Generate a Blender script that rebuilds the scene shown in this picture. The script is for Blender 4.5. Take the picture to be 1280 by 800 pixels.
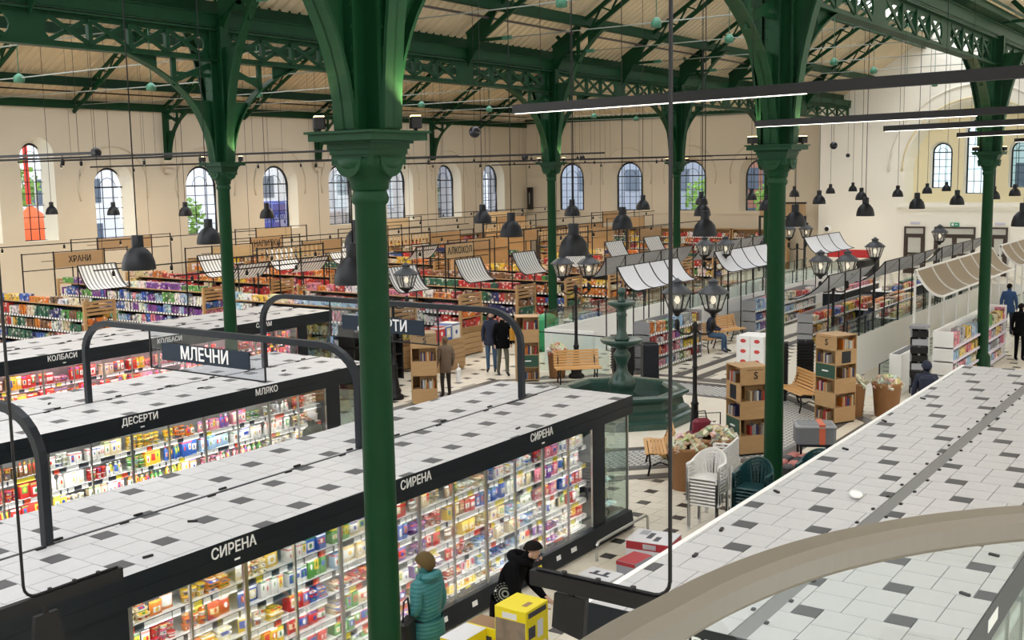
import bpy, bmesh, math, random
from mathutils import Vector, Matrix
R = math.radians
for o in list(bpy.data.objects): bpy.data.objects.remove(o, do_unlink=True)
SC = bpy.context.scene
COL = SC.collection
rng = random.Random(7)

# ------------------------------------------------------------------ camera
cam_d = bpy.data.cameras.new('camera'); cam = bpy.data.objects.new('camera', cam_d); COL.objects.link(cam)
yaw, pit, rol = R(34.73085868), R(7.43993916), R(-0.98832006)
fw = Vector((math.cos(yaw)*math.cos(pit), math.sin(yaw)*math.cos(pit), -math.sin(pit)))
rt = fw.cross(Vector((0, 0, 1))).normalized(); up = rt.cross(fw)
rt2 = math.cos(rol)*rt + math.sin(rol)*up; up2 = -math.sin(rol)*rt + math.cos(rol)*up
m4 = Matrix((rt2, up2, -fw)).transposed().to_4x4(); m4.translation = Vector((0, 0, 5.6))
cam.matrix_world = m4
cam_d.sensor_width = 36; cam_d.lens = 1392.17/1280*36; cam_d.clip_end = 400; cam_d.clip_start = .05
SC.camera = cam

# ------------------------------------------------------------------ sky and view
w = bpy.data.worlds.new('overcast_sky'); SC.world = w; w.use_nodes = True
nt = w.node_tree; bg = nt.nodes['Background']
bg.inputs[0].default_value = (.93, .96, 1, 1); bg.inputs[1].default_value = 2.8
SC.view_settings.view_transform = 'Standard'; SC.view_settings.look = 'None'
SC.view_settings.exposure = 0.3; SC.view_settings.gamma = 1; SC.view_settings.use_curve_mapping = False
sun_d = bpy.data.lights.new('veiled_sun', 'SUN'); sun_d.energy = .5; sun_d.angle = R(25); sun_d.color = (1, .96, .9)
sun = bpy.data.objects.new('veiled_sun', sun_d); COL.objects.link(sun)
sun.rotation_euler = (R(48), 0, R(-62))

# ------------------------------------------------------------------ materials
MATS = {}
def mat(name, col, rough=.6, metal=0, var=0, vs=6, bump=0, bs=40, spec=.5, emit=None, es=0, coat=0):
    if name in MATS: return MATS[name]
    m = bpy.data.materials.new(name); m.use_nodes = True; n = m.node_tree; p = n.nodes['Principled BSDF']
    c = (*col, 1)
    p.inputs['Base Color'].default_value = c; p.inputs['Roughness'].default_value = rough
    p.inputs['Metallic'].default_value = metal; p.inputs['Specular IOR Level'].default_value = spec
    p.inputs['Coat Weight'].default_value = coat
    if emit: p.inputs['Emission Color'].default_value = (*emit, 1); p.inputs['Emission Strength'].default_value = es
    if var or bump:
        tc = n.nodes.new('ShaderNodeTexCoord'); nz = n.nodes.new('ShaderNodeTexNoise'); nz.inputs['Scale'].default_value = vs
        nz.inputs['Detail'].default_value = 4
        n.links.new(tc.outputs['Object'], nz.inputs['Vector'])
        if var:
            mx = n.nodes.new('ShaderNodeMix'); mx.data_type = 'RGBA'
            mx.inputs[6].default_value = (*[max(0, k*(1-var)) for k in col], 1); mx.inputs[7].default_value = (*[min(1, k*(1+var)) for k in col], 1)
            n.links.new(nz.outputs[0], mx.inputs[0]); n.links.new(mx.outputs[2], p.inputs['Base Color'])
        if bump:
            n2 = n.nodes.new('ShaderNodeTexNoise'); n2.inputs['Scale'].default_value = bs; n.links.new(tc.outputs['Object'], n2.inputs['Vector'])
            b = n.nodes.new('ShaderNodeBump'); b.inputs['Strength'].default_value = bump; b.inputs['Distance'].default_value = .01
            n.links.new(n2.outputs[0], b.inputs['Height']); n.links.new(b.outputs[0], p.inputs['Normal'])
    MATS[name] = m; return m

def stripes(name, c1, c2, axis, period, duty, rough=.7, trans=0):
    m = bpy.data.materials.new(name); m.use_nodes = True; n = m.node_tree; p = n.nodes['Principled BSDF']
    p.inputs['Roughness'].default_value = rough
    tc = n.nodes.new('ShaderNodeTexCoord'); sx = n.nodes.new('ShaderNodeSeparateXYZ'); n.links.new(tc.outputs['Object'], sx.inputs[0])
    d = n.nodes.new('ShaderNodeMath'); d.operation = 'DIVIDE'; d.inputs[1].default_value = period; n.links.new(sx.outputs[axis], d.inputs[0])
    f = n.nodes.new('ShaderNodeMath'); f.operation = 'FRACT'; n.links.new(d.outputs[0], f.inputs[0])
    g = n.nodes.new('ShaderNodeMath'); g.operation = 'GREATER_THAN'; g.inputs[1].default_value = duty; n.links.new(f.outputs[0], g.inputs[0])
    mx = n.nodes.new('ShaderNodeMix'); mx.data_type = 'RGBA'; mx.inputs[6].default_value = (*c1, 1); mx.inputs[7].default_value = (*c2, 1)
    n.links.new(g.outputs[0], mx.inputs[0]); n.links.new(mx.outputs[2], p.inputs['Base Color'])
    if trans:
        t = n.nodes.new('ShaderNodeBsdfTranslucent'); n.links.new(mx.outputs[2], t.inputs[0]); ms = n.nodes.new('ShaderNodeMixShader')
        ms.inputs[0].default_value = trans; n.links.new(p.outputs[0], ms.inputs[1]); n.links.new(t.outputs[0], ms.inputs[2])
        n.links.new(ms.outputs[0], n.nodes['Material Output'].inputs[0])
    MATS[name] = m; return m

def wood(name, c1, c2, scale=3.0, ax=(1, 8, 8), rough=.5):
    m = bpy.data.materials.new(name); m.use_nodes = True; n = m.node_tree; p = n.nodes['Principled BSDF']; p.inputs['Roughness'].default_value = rough
    tc = n.nodes.new('ShaderNodeTexCoord'); mp = n.nodes.new('ShaderNodeMapping'); mp.inputs['Scale'].default_value = ax
    n.links.new(tc.outputs['Object'], mp.inputs[0]); nz = n.nodes.new('ShaderNodeTexNoise'); nz.inputs['Scale'].default_value = scale; nz.inputs['Detail'].default_value = 6
    n.links.new(mp.outputs[0], nz.inputs['Vector']); mx = n.nodes.new('ShaderNodeMix'); mx.data_type = 'RGBA'
    mx.inputs[6].default_value = (*c1, 1); mx.inputs[7].default_value = (*c2, 1); n.links.new(nz.outputs[0], mx.inputs[0]); n.links.new(mx.outputs[2], p.inputs['Base Color'])
    MATS[name] = m; return m

def glass(name, tint=(.9, .97, .95), refl=.5, rough=.0, amt=1.0):
    m = bpy.data.materials.new(name); m.use_nodes = True; n = m.node_tree; n.nodes.clear()
    o = n.nodes.new('ShaderNodeOutputMaterial'); t = n.nodes.new('ShaderNodeBsdfTransparent'); t.inputs[0].default_value = (*tint, 1)
    g = n.nodes.new('ShaderNodeBsdfGlossy'); g.inputs['Roughness'].default_value = rough
    fr = n.nodes.new('ShaderNodeFresnel'); fr.inputs[0].default_value = 1.45; ml = n.nodes.new('ShaderNodeMath'); ml.operation = 'MULTIPLY'; ml.inputs[1].default_value = refl
    mx = n.nodes.new('ShaderNodeMixShader'); n.links.new(fr.outputs[0], ml.inputs[0]); n.links.new(ml.outputs[0], mx.inputs[0])
    n.links.new(t.outputs[0], mx.inputs[1]); n.links.new(g.outputs[0], mx.inputs[2]); n.links.new(mx.outputs[0], o.inputs[0])
    MATS[name] = m; return m

def packmat(name, use_attr=False):
    """printed packaging: own colour with a label panel, a band and a spot in other colours"""
    m = bpy.data.materials.new(name); m.use_nodes = True; n = m.node_tree; p = n.nodes['Principled BSDF']; p.inputs['Roughness'].default_value = .42
    N = lambda t: n.nodes.new(t)
    def math_(op, a, b=None, c=None):
        q = N('ShaderNodeMath'); q.operation = op
        for i, v in enumerate((a, b, c)):
            if v is None: continue
            if isinstance(v, (int, float)): q.inputs[i].default_value = v
            else: n.links.new(v, q.inputs[i])
        return q.outputs[0]
    def mix_(f, a, b):
        q = N('ShaderNodeMix'); q.data_type = 'RGBA'
        for i, v in ((0, f), (6, a), (7, b)):
            if isinstance(v, tuple): q.inputs[i].default_value = v
            else: n.links.new(v, q.inputs[i])
        return q.outputs[2]
    tc = N('ShaderNodeTexCoord')
    if use_attr:
        oi = N('ShaderNodeAttribute'); oi.attribute_name = 'tint'; src = oi.outputs['Color']
        vo = N('ShaderNodeTexVoronoi'); vo.inputs['Scale'].default_value = 14; n.links.new(tc.outputs['Object'], vo.inputs['Vector'])
        sp = N('ShaderNodeSeparateColor'); n.links.new(vo.outputs['Color'], sp.inputs[0])
        c = mix_(math_('MULTIPLY', math_('GREATER_THAN', sp.outputs[0], .82), .55), src, (.82, .78, .70, 1))
        c = mix_(math_('MULTIPLY', math_('LESS_THAN', sp.outputs[1], .25), .7), c, (.03, .025, .05, 1))
    else:
        oi = N('ShaderNodeObjectInfo'); src = oi.outputs['Color']; rnd = oi.outputs['Random']
        sx = N('ShaderNodeSeparateXYZ'); n.links.new(tc.outputs['Generated'], sx.inputs[0]); X, Z = sx.outputs[0], sx.outputs[2]
        ramp = N('ShaderNodeValToRGB'); ramp.color_ramp.interpolation = 'CONSTANT'; e = ramp.color_ramp.elements
        e[0].color = (.85, .84, .80, 1); e[1].position = .35; e[1].color = (.80, .70, .45, 1)
        for ps, cc in ((.5, (.05, .10, .42, 1)), (.62, (.60, .04, .03, 1)), (.74, (.85, .84, .80, 1)), (.86, (.12, .34, .08, 1)), (.93, (.80, .55, .05, 1))):
            k = e.new(ps); k.color = cc
        n.links.new(rnd, ramp.inputs[0])
        r2 = N('ShaderNodeValToRGB'); r2.color_ramp.interpolation = 'CONSTANT'; e = r2.color_ramp.elements
        e[0].color = (.60, .05, .03, 1); e[1].position = .25; e[1].color = (.04, .08, .35, 1)
        for ps, cc in ((.45, (.75, .48, .05, 1)), (.6, (.9, .9, .88, 1)), (.8, (.06, .22, .06, 1))):
            k = e.new(ps); k.color = cc
        n.links.new(math_('FRACT', math_('MULTIPLY', rnd, 7.3)), r2.inputs[0])
        dx = math_('ABSOLUTE', math_('SUBTRACT', X, .5)); dz = math_('ABSOLUTE', math_('SUBTRACT', Z, math_('MULTIPLY_ADD', rnd, .2, .4)))
        panel = math_('MULTIPLY', math_('LESS_THAN', dx, math_('MULTIPLY_ADD', math_('FRACT', math_('MULTIPLY', rnd, 3.7)), .25, .22)), math_('LESS_THAN', dz, math_('MULTIPLY_ADD', math_('FRACT', math_('MULTIPLY', rnd, 5.1)), .2, .12)))
        c = mix_(panel, src, ramp.outputs[0])
        spot = math_('LESS_THAN', math_('ADD', math_('POWER', dx, 2), math_('POWER', dz, 2)), .022)
        c = mix_(spot, c, r2.outputs[0])
        band = math_('LESS_THAN', math_('ABSOLUTE', math_('SUBTRACT', Z, .9)), .06)
        c = mix_(math_('MULTIPLY', band, .8), c, r2.outputs[0])
    n.links.new(c, p.inputs['Base Color'])
    MATS[name] = m; return m

def tintmat(name, rough=.5):
    m = bpy.data.materials.new(name); m.use_nodes = True; n = m.node_tree; p = n.nodes['Principled BSDF']; p.inputs['Roughness'].default_value = rough
    a = n.nodes.new('ShaderNodeAttribute'); a.attribute_name = 'tint'; n.links.new(a.outputs['Color'], p.inputs['Base Color']); MATS[name] = m; return m
def attrmat(name, rough=.5):
    m = bpy.data.materials.new(name); m.use_nodes = True; n = m.node_tree; p = n.nodes['Principled BSDF']; p.inputs['Roughness'].default_value = rough
    oi = n.nodes.new('ShaderNodeObjectInfo'); n.links.new(oi.outputs['Color'], p.inputs['Base Color']); MATS[name] = m; return m

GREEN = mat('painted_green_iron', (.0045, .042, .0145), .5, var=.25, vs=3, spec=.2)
GREEND = mat('dark_green_iron', (.004, .03, .013), .6, spec=.2)  # darker green of the aisle purlins
GREENL = mat('pale_green_fitting', (.055, .20, .125), .4)
GREY_ROD = mat('galvanised_rod', (.32, .35, .32), .45, .3)
SHEET = mat('cream_corrugated_sheet', (.66, .55, .37), .55, var=.1, vs=.7)
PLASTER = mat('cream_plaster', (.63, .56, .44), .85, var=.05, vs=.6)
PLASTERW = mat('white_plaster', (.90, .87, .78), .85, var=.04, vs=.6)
REVEAL = mat('white_reveal', (.86, .84, .74), .8)
NICHE = mat('yellow_plaster', (.82, .73, .48), .85)
DARKM = mat('anthracite_panel', (.008, .012, .017), .42, spec=.3)
DARKM2 = mat('anthracite_frame', (.010, .0135, .019), .42, spec=.3)
BLACK = mat('black_metal', (.008, .008, .009), .5, spec=.35)
BLACKM = mat('matt_black_shade', (.007, .008, .011), .45, spec=.3)
STEEL = mat('brushed_steel', (.55, .55, .54), .3, 1)
WHITEP = mat('white_panel', (.90, .90, .89), .5)
SHELFW = mat('white_shelf', (.75, .75, .74), .5)
INNER = mat('case_lining', (.42, .42, .42), .5)
RTILE = mat('pale_roof_tile', (.53, .526, .538), .42, var=.07, vs=2.5)
RTILED = mat('grey_roof_tile', (.075, .075, .08), .55, var=.15, vs=8)
RJOINT = mat('roof_joint', (.21, .205, .21), .8)
FTILE = mat('cream_floor_tile', (.72, .67, .57), .45, var=.09, vs=3)
FTILED = mat('black_floor_tile', (.045, .04, .038), .32)
FJOINT = mat('floor_joint', (.45, .41, .35), .8)
STRIPE = mat('slate_floor_band', (.11, .10, .095), .4, var=.2, vs=5)
CLEAR = glass('clear_glass', (.97, .985, .98), .5)
GREENG = glass('green_tinted_glass', (.90, .955, .935), .5)
WINDOWG = glass('window_glass', (.72, .75, .78), .5)
GABLEG = glass('gable_glass', (.34, .42, .43), .5)
SKYG = glass('rooflight_glass', (.95, .96, .96), .4)
OAK = wood('oak_board', (.35, .205, .085), (.52, .33, .16), 3, (1, 1, 9))
OAKX = wood('oak_plank', (.33, .19, .08), (.50, .31, .15), 3, (1, 6, 12))
SLATW = wood('varnished_slat', (.52, .27, .085), (.66, .38, .15), 3, (1, 8, 8), .4)
SIGNW = wood('brown_sign_board', (.30, .19, .095), (.38, .25, .13), 2, (1, 1, 8), .6)
MARBLE = mat('dark_green_marble', (.026, .066, .052), .28, var=.4, vs=7)
SPOTL = mat('spot_lens_glow', (1, 1, 1), emit=(1, .88, .66), es=7)
PACK = packmat('printed_packaging'); PACKA = packmat('printed_packaging_far', True)
PLAIN = attrmat('plain_coloured'); WRAP = tintmat('foil_wrapping', .35)
TEXTW = mat('white_lettering', (.85, .85, .85), .5)
TEXTK = mat('black_lettering', (.01, .01, .01), .6)
LED = mat('led_strip', (1, 1, 1), emit=(1, .93, .8), es=2.6)
BULB = mat('lamp_bulb', (1, 1, 1), emit=(1, .86, .6), es=.7)
WARM = mat('floodlight_lens', (1, .8, .5), emit=(1, .72, .36), es=6)
LANTG = mat('frosted_lantern_glass', (.6, .6, .55), .2)
LANTG.node_tree.nodes['Principled BSDF'].inputs['Alpha'].default_value = .28
AWN = stripes('striped_canvas', (.92, .92, .93), (.33, .35, .38), 0, .135, .52, .8, .3)
AWNFINE = stripes('fine_striped_canvas', (.95, .95, .98), (.66, .68, .72), 0, .085, .6, .8, .35)
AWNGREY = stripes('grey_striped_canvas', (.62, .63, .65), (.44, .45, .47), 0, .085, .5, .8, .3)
AWNBEI = mat('beige_mesh_canvas', (.27, .215, .15), .8)

# ------------------------------------------------------------------ mesh builder
class MB:
    def __init__(s): s.v = []; s.f = []; s.m = []; s.sm = []; s.c = []
    def add(s, vs, fs, m=0, smooth=False, col=None):
        b = len(s.v); s.v += [tuple(v) for v in vs]
        for f in fs: s.f.append(tuple(i+b for i in f)); s.m.append(m); s.sm.append(smooth); s.c.append(col)
        return s
    def box(s, x0, x1, y0, y1, z0, z1, m=0, col=None, bottom=True):
        fs = [(4, 5, 6, 7), (0, 1, 5, 4), (1, 2, 6, 5), (2, 3, 7, 6), (3, 0, 4, 7)]
        if bottom: fs.append((3, 2, 1, 0))
        return s.add([(x0, y0, z0), (x1, y0, z0), (x1, y1, z0), (x0, y1, z0), (x0, y0, z1), (x1, y0, z1), (x1, y1, z1), (x0, y1, z1)], fs, m, False, col)
    def rbox(s, x0, x1, y0, y1, z0, z1, r, m=0, col=None):
        """box with chamfered upright and top edges"""
        q = [(x0+r, y0), (x1-r, y0), (x1, y0+r), (x1, y1-r), (x1-r, y1), (x0+r, y1), (x0, y1-r), (x0, y0+r)]
        cx, cy = (x0+x1)/2, (y0+y1)/2; hx, hy = (x1-x0)/2, (y1-y0)/2
        t = [(cx+(x-cx)*(hx-r)/hx, cy+(y-cy)*(hy-r)/hy) for x, y in q]
        vs = [(x, y, z0) for x, y in q]+[(x, y, z1-r) for x, y in q]+[(x, y, z1) for x, y in t]
        fs = []
        for k in (0, 8): fs += [(k+i, k+(i+1) % 8, k+8+(i+1) % 8, k+8+i) for i in range(8)]
        fs += [tuple(range(16, 24)), tuple(range(7, -1, -1))]
        return s.add(vs, fs, m, False, col)
    def bar(s, p, q, wd, ht, m=0, upv=(0, 0, 1)):
        p, q = Vector(p), Vector(q); d = (q-p).normalized(); u = Vector(upv)
        if abs(d.dot(u)) > .98: u = Vector((1, 0, 0))
        sd = d.cross(u).normalized(); u = sd.cross(d).normalized(); vs = []
        for e in (p, q):
            for a, b in ((-1, -1), (1, -1), (1, 1), (-1, 1)): vs.append(e+sd*(a*wd/2)+u*(b*ht/2))
        return s.add(vs, [(0, 1, 5, 4), (1, 2, 6, 5), (2, 3, 7, 6), (3, 0, 4, 7), (3, 2, 1, 0), (4, 5, 6, 7)], m)
    def tube(s, pts, r, n=8, m=0, cap=True, upv=(0, 0, 1), sq=False, smooth=True):
        pts = [Vector(p) for p in pts]; k = len(pts); rs = r if isinstance(r, (list, tuple)) else [r]*k; vs = []
        for i, p in enumerate(pts):
            d = (pts[min(i+1, k-1)]-pts[max(i-1, 0)]).normalized(); u = Vector(upv)
            if abs(d.dot(u)) > .97: u = Vector((1, 0, 0)) if abs(d.x) < .9 else Vector((0, 1, 0))
            a = d.cross(u).normalized(); b = a.cross(d).normalized()
            if sq:
                for ca, cb in ((-1, -1), (1, -1), (1, 1), (-1, 1)): vs.append(p+(a*ca+b*cb)*rs[i])
            else:
                for j in range(n): t = 2*math.pi*j/n; vs.append(p+(a*math.cos(t)+b*math.sin(t))*rs[i])
        if sq: n = 4
        fs = [(i*n+j, i*n+(j+1) % n, (i+1)*n+(j+1) % n, (i+1)*n+j) for i in range(k-1) for j in range(n)]
        s.add(vs, fs, m, smooth and not sq)
        if cap:
            b = len(s.v)-len(vs)
            for ring in (range(n-1, -1, -1), range((k-1)*n, k*n)): s.f.append(tuple(b+i for i in ring)); s.m.append(m); s.sm.append(False); s.c.append(None)
        return s
    def lathe(s, prof, n=16, c=(0, 0, 0), m=0, smooth=True, cap=True, rot=0, col=None):
        vs = [(c[0]+r*math.cos(2*math.pi*j/n+rot), c[1]+r*math.sin(2*math.pi*j/n+rot), c[2]+z) for r, z in prof for j in range(n)]
        k = len(prof)
        fs = [(i*n+j, i*n+(j+1) % n, (i+1)*n+(j+1) % n, (i+1)*n+j) for i in range(k-1) for j in range(n)]
        s.add(vs, fs, m, smooth, col)
        if cap:
            b = len(s.v)-len(vs)
            for ring in (range(n-1, -1, -1), range((k-1)*n, k*n)): s.f.append(tuple(b+i for i in ring)); s.m.append(m); s.sm.append(False); s.c.append(col)
        return s
    def prism(s, poly, vec, m=0):
        vec = Vector(vec); n = len(poly); a = [Vector(p) for p in poly]
        return s.add(a+[p+vec for p in a], [tuple(range(n-1, -1, -1)), tuple(range(n, 2*n))]+[(i, (i+1) % n, n+(i+1) % n, n+i) for i in range(n)], m)
    def sphere(s, c, r, n=12, k=8, m=0, sc=(1, 1, 1)):
        prof = [(r*math.sin(math.pi*i/k)+1e-4, -r*math.cos(math.pi*i/k)) for i in range(k+1)]
        vs = [(c[0]+q*math.cos(2*math.pi*j/n)*sc[0], c[1]+q*math.sin(2*math.pi*j/n)*sc[1], c[2]+z*sc[2]) for q, z in prof for j in range(n)]
        return s.add(vs, [(i*n+j, i*n+(j+1) % n, (i+1)*n+(j+1) % n, (i+1)*n+j) for i in range(k) for j in range(n)], m, True)
    def mesh(s, name, mats):
        me = bpy.data.meshes.new(name); me.from_pydata(s.v, [], s.f)
        for m in (mats if isinstance(mats, (list, tuple)) else [mats]): me.materials.append(m)
        me.polygons.foreach_set('material_index', s.m); me.polygons.foreach_set('use_smooth', s.sm)
        if any(c is not None for c in s.c):
            at = me.attributes.new('tint', 'FLOAT_COLOR', 'FACE'); dat = []
            for c in s.c: dat += [*(c or (.5, .5, .5)), 1]
            at.data.foreach_set('color', dat)
        me.update(); return me
    def build(s, name, mats, parent=None, loc=None, rz=0):
        return ob(name, s.mesh(name, mats), parent, loc, rz)

def ob(name, me, parent=None, loc=None, rz=0, sc=None, col=None):
    o = bpy.data.objects.new(name, me); COL.objects.link(o)
    if parent: o.parent = parent
    if loc: o.location = loc
    if rz: o.rotation_euler[2] = rz
    if sc: o.scale = sc
    if col: o.color = (*col, 1)
    return o
def tag(o, label, cat=None, group=None, kind=None):
    o['label'] = label
    if cat: o['category'] = cat
    if group: o['group'] = group
    if kind: o['kind'] = kind
    return o
def thing(name, label, cat, loc=(0, 0, 0), rz=0, group=None):
    o = ob(name, None, None, loc, rz); o.empty_display_size = .2
    return tag(o, label, cat, group)
def struct(o): o['kind'] = 'structure'; return o
def copy_tree(o, parent=None):
    c = o.copy(); COL.objects.link(c); c.parent = parent
    for ch in [k for k in KIDS.get(o.name, o.children)]: copy_tree(ch, c)
    return c
KIDS = {}
def text_mesh(s, size, m, depth=.004):
    cu = bpy.data.curves.new('lettering', 'FONT'); cu.body = s; cu.size = size; cu.align_x = 'CENTER'; cu.align_y = 'CENTER'; cu.extrude = depth; cu.resolution_u = 3
    cu.offset = size*.012
    t = bpy.data.objects.new('lettering', cu); COL.objects.link(t); bpy.context.view_layer.update()
    me = bpy.data.meshes.new_from_object(t.evaluated_get(bpy.context.evaluated_depsgraph_get())); bpy.data.objects.remove(t)
    me.materials.clear(); me.materials.append(m); return me
def lettering(s, size, m, parent, loc, rot, sx=1):
    o = ob('lettering', text_mesh(s, size, m), parent, loc); o.rotation_euler = rot; o.scale = (sx, 1, 1); return o
ORD = ['topmost', 'second', 'third', 'fourth', 'fifth', 'sixth', 'seventh', 'eighth', 'ninth', 'tenth', 'eleventh', 'twelfth', 'thirteenth', 'fourteenth', 'fifteenth', 'sixteenth', 'seventeenth', 'eighteenth']
NTH = ['first']+ORD[1:]
# ================================================================== the hall
W, L, G = 41.5, 61.8, 61.0          # side wall, end wall, gable wall
TA, TB = .665, .205                 # big and small tile of the paving pattern

def pinwheel(x0, x1, y0, y1, ox, oy, gap=.006, skip=None):
    """Pythagorean paving clipped to a rectangle: (x0,x1,y0,y1,dark); (ox,oy) = centre of one dark tile"""
    out = []
    n = int((x1-x0+y1-y0)/TA)+6
    bx, by = ox-TB/2, oy-TB/2
    i0 = int(((x0+x1)/2-bx)/TA); j0 = int(((y0+y1)/2-by)/TA)
    for i in range(i0-n, i0+n):
        for j in range(j0-n, j0+n):
            px, py = bx+i*TA-j*TB, by+i*TB+j*TA
            hf = TA/2
            for (a, b, s, d) in ((px, py, TB, 1), (px-TA, py, hf, 0), (px-hf, py, hf, 0), (px-TA, py+hf, hf, 0), (px-hf, py+hf, hf, 0)):
                r = (max(a+gap/2, x0), min(a+s-gap/2, x1), max(b+gap/2, y0), min(b+s-gap/2, y1))
                if r[1]-r[0] > .02 and r[3]-r[2] > .02:
                    if skip and skip((r[0]+r[1])/2, (r[2]+r[3])/2): continue
                    out.append((*r, d))
    return out
def lay_tiles(root, tiles, z, name, mw, md, h, mats):
    """the 300 nearest tiles are parts of their own, the rest one joined part"""
    tiles.sort(key=lambda t: (t[0]+t[1])**2+(t[2]+t[3])**2)
    for t in tiles[:300]: ob(name, md if t[4] else mw, root, ((t[0]+t[1])/2, (t[2]+t[3])/2, z), 0, (t[1]-t[0], t[3]-t[2], h))
    if len(tiles) > 300:
        mb = MB()
        for t in tiles[300:]: mb.box(*t[:4], z, z+h, t[4], bottom=False)
        mb.build(name, mats, root)['kind'] = 'stuff'
_t = MB().box(-.5, .5, -.5, .5, 0, 1, bottom=False)
TILE_W = _t.mesh('tile', RTILE); TILE_D = _t.mesh('tile', RTILED)
FT_W = _t.mesh('tile', FTILE); FT_D = _t.mesh('tile', FTILED)

# ---- floor with paving; the octagon round the fountain is left out
FX, FY = 22.28, 12.38                 # fountain
def octr(x, y):
    dx, dy = abs(x-FX), abs(y-FY); return max(dx, dy, (dx+dy)/math.sqrt(2))
floor = struct(MB().box(-3, 75, -8, 60, -.3, -.012).build('floor', FJOINT))
floor['label'] = 'cream tiled market floor with small black insets'
def bands(x, y):
    return octr(x, y) < 5.35 or (abs(y-13.55) < .17 and 27.2 < x < 42) or (abs(y-12.95) < .17 and 27.2 < x < 42)
tl = pinwheel(1, 61, -2, 41.4, 17.11, 8.93, .008, bands)
def fkey(t):
    x, y = (t[0]+t[1])/2, (t[2]+t[3])/2
    seen = (14.3 < x < 19 and 6.8 < y < 11.5) or (20 < x < 27 and 16.2 < y < 20.4) or (11.5 < x < 15 and 6.2 < y < 8.2) or (24 < x < 32 and 10 < y < 14.5)
    return (0 if seen else 1, x*x+y*y)
tl.sort(key=fkey)
for a, b, c, d, k in tl[:300]:
    ob('tile', FT_D if k else FT_W, floor, ((a+b)/2, (c+d)/2, -.012), 0, (b-a, d-c, .012))
mb = MB()
for a, b, c, d, k in tl[300:]: mb.box(a, b, c, d, -.012, 0, k, bottom=False)
o = mb.build('tile', [FTILE, FTILED], floor); o['kind'] = 'stuff'
def octring(r0, r1, z0, z1, m, name, parent):
    mb = MB(); k = 1/math.cos(math.pi/8)
    A = [[(FX+r*k*math.cos(math.pi/4*i+math.pi/8), FY+r*k*math.sin(math.pi/4*i+math.pi/8)) for i in range(8)] for r in (r0, r1)]
    for i in range(8):
        j = (i+1) % 8
        mb.prism([(*A[0][i], z0), (*A[1][i], z0), (*A[1][j], z0), (*A[0][j], z0)], (0, 0, z1-z0))
    return mb.build(name, m, parent)
octring(.4, 2.95, -.012, 0, FTILE, 'paving_slab', floor)
octring(2.97, 3.12, -.012, .003, STRIPE, 'dark_band', floor)
for xa in (26.75, 27.15): MB().box(xa-.1, xa+.1, 9.6, 12.8, -.012, .003).build('dark_band', STRIPE, floor)
octring(4.42, 4.66, -.012, .003, STRIPE, 'dark_band', floor)
octring(4.68, 4.98, -.012, .002, FTILE, 'paving_slab', floor)
octring(5.0, 5.28, -.012, .003, STRIPE, 'dark_band', floor)
MOSA = mat('pale_mosaic', (.66, .65, .61), .4, var=.2, vs=9); MOSB = mat('grey_mosaic', (.22, .225, .23), .4, var=.3, vs=9)
mb = MB(); s = .16; nn = int(4.6/s)+2
for i in range(-nn, nn):
    for j in range(-nn*2, nn*2):
        x, y = FX+i*s+(j % 2)*s/2, FY+j*s*.62
        if 3.2 < octr(x, y) < 4.36:
            mb.add([(x-s*.46, y, -.003), (x, y-s*.3, -.003), (x+s*.46, y, -.003), (x, y+s*.3, -.003)], [(0, 1, 2, 3)], 0)
o = mb.build('cobble_mosaic', MOSA, floor); o['kind'] = 'stuff'
octring(3.14, 4.40, -.012, -.006, MOSB, 'mosaic_bed', floor)
for y in (13.55, 12.95): MB().box(27.25, 41.9, y-.14, y+.14, -.012, .003).build('dark_band', STRIPE, floor)
MB().box(27.25, 41.9, 13.09, 13.41, -.012, .002).build('paving_slab', FTILE, floor)

# ---- walls with arched openings
def arch_wall(name, p0, u, n, length, zt, ops, depth, mats, splay=.3):
    p0, u, n = Vector(p0), Vector(u), Vector(n); mb = MB()
    P = lambda a, z, d=0: p0+u*a+Vector((0, 0, z))-n*d
    q = lambda *pts, m=0: mb.add(pts, [tuple(range(len(pts)))], m)
    cur = 0
    for (uc, wd, z0, z1, rect) in sorted(ops):
        l, r = uc-wd/2, uc+wd/2; rad = wd/2; zs = z1 if rect else z1-rad
        q(P(cur, 0), P(l, 0), P(l, zt), P(cur, zt)); cur = r
        if z0 > 0: q(P(l, 0), P(r, 0), P(r, z0), P(l, z0))
        k = 1 if rect else 14
        arc = [(l, z1), (r, z1)] if rect else [(uc-rad*math.cos(math.pi*i/k), zs+rad*math.sin(math.pi*i/k)) for i in range(k+1)]
        for i in range(k): q(P(*arc[i]), P(*arc[i+1]), P(arc[i+1][0], zt), P(arc[i][0], zt))
        loop = [(l, z0)]+([] if rect else [])+arc+[(r, z0)]
        sc = (wd-2*splay)/wd
        inn = [(uc+(a-uc)*sc, z0+(z-z0)*(1-splay/(z1-z0)) if z > z0 else z0) for a, z in loop]
        for i in range(len(loop)):
            j = (i+1) % len(loop)
            q(P(*loop[i]), P(*inn[i], depth), P(*inn[j], depth), P(*loop[j]), m=1)
    q(P(cur, 0), P(length, 0), P(length, zt), P(cur, zt))
    return struct(mb.build(name, mats))
WN = [0]
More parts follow.
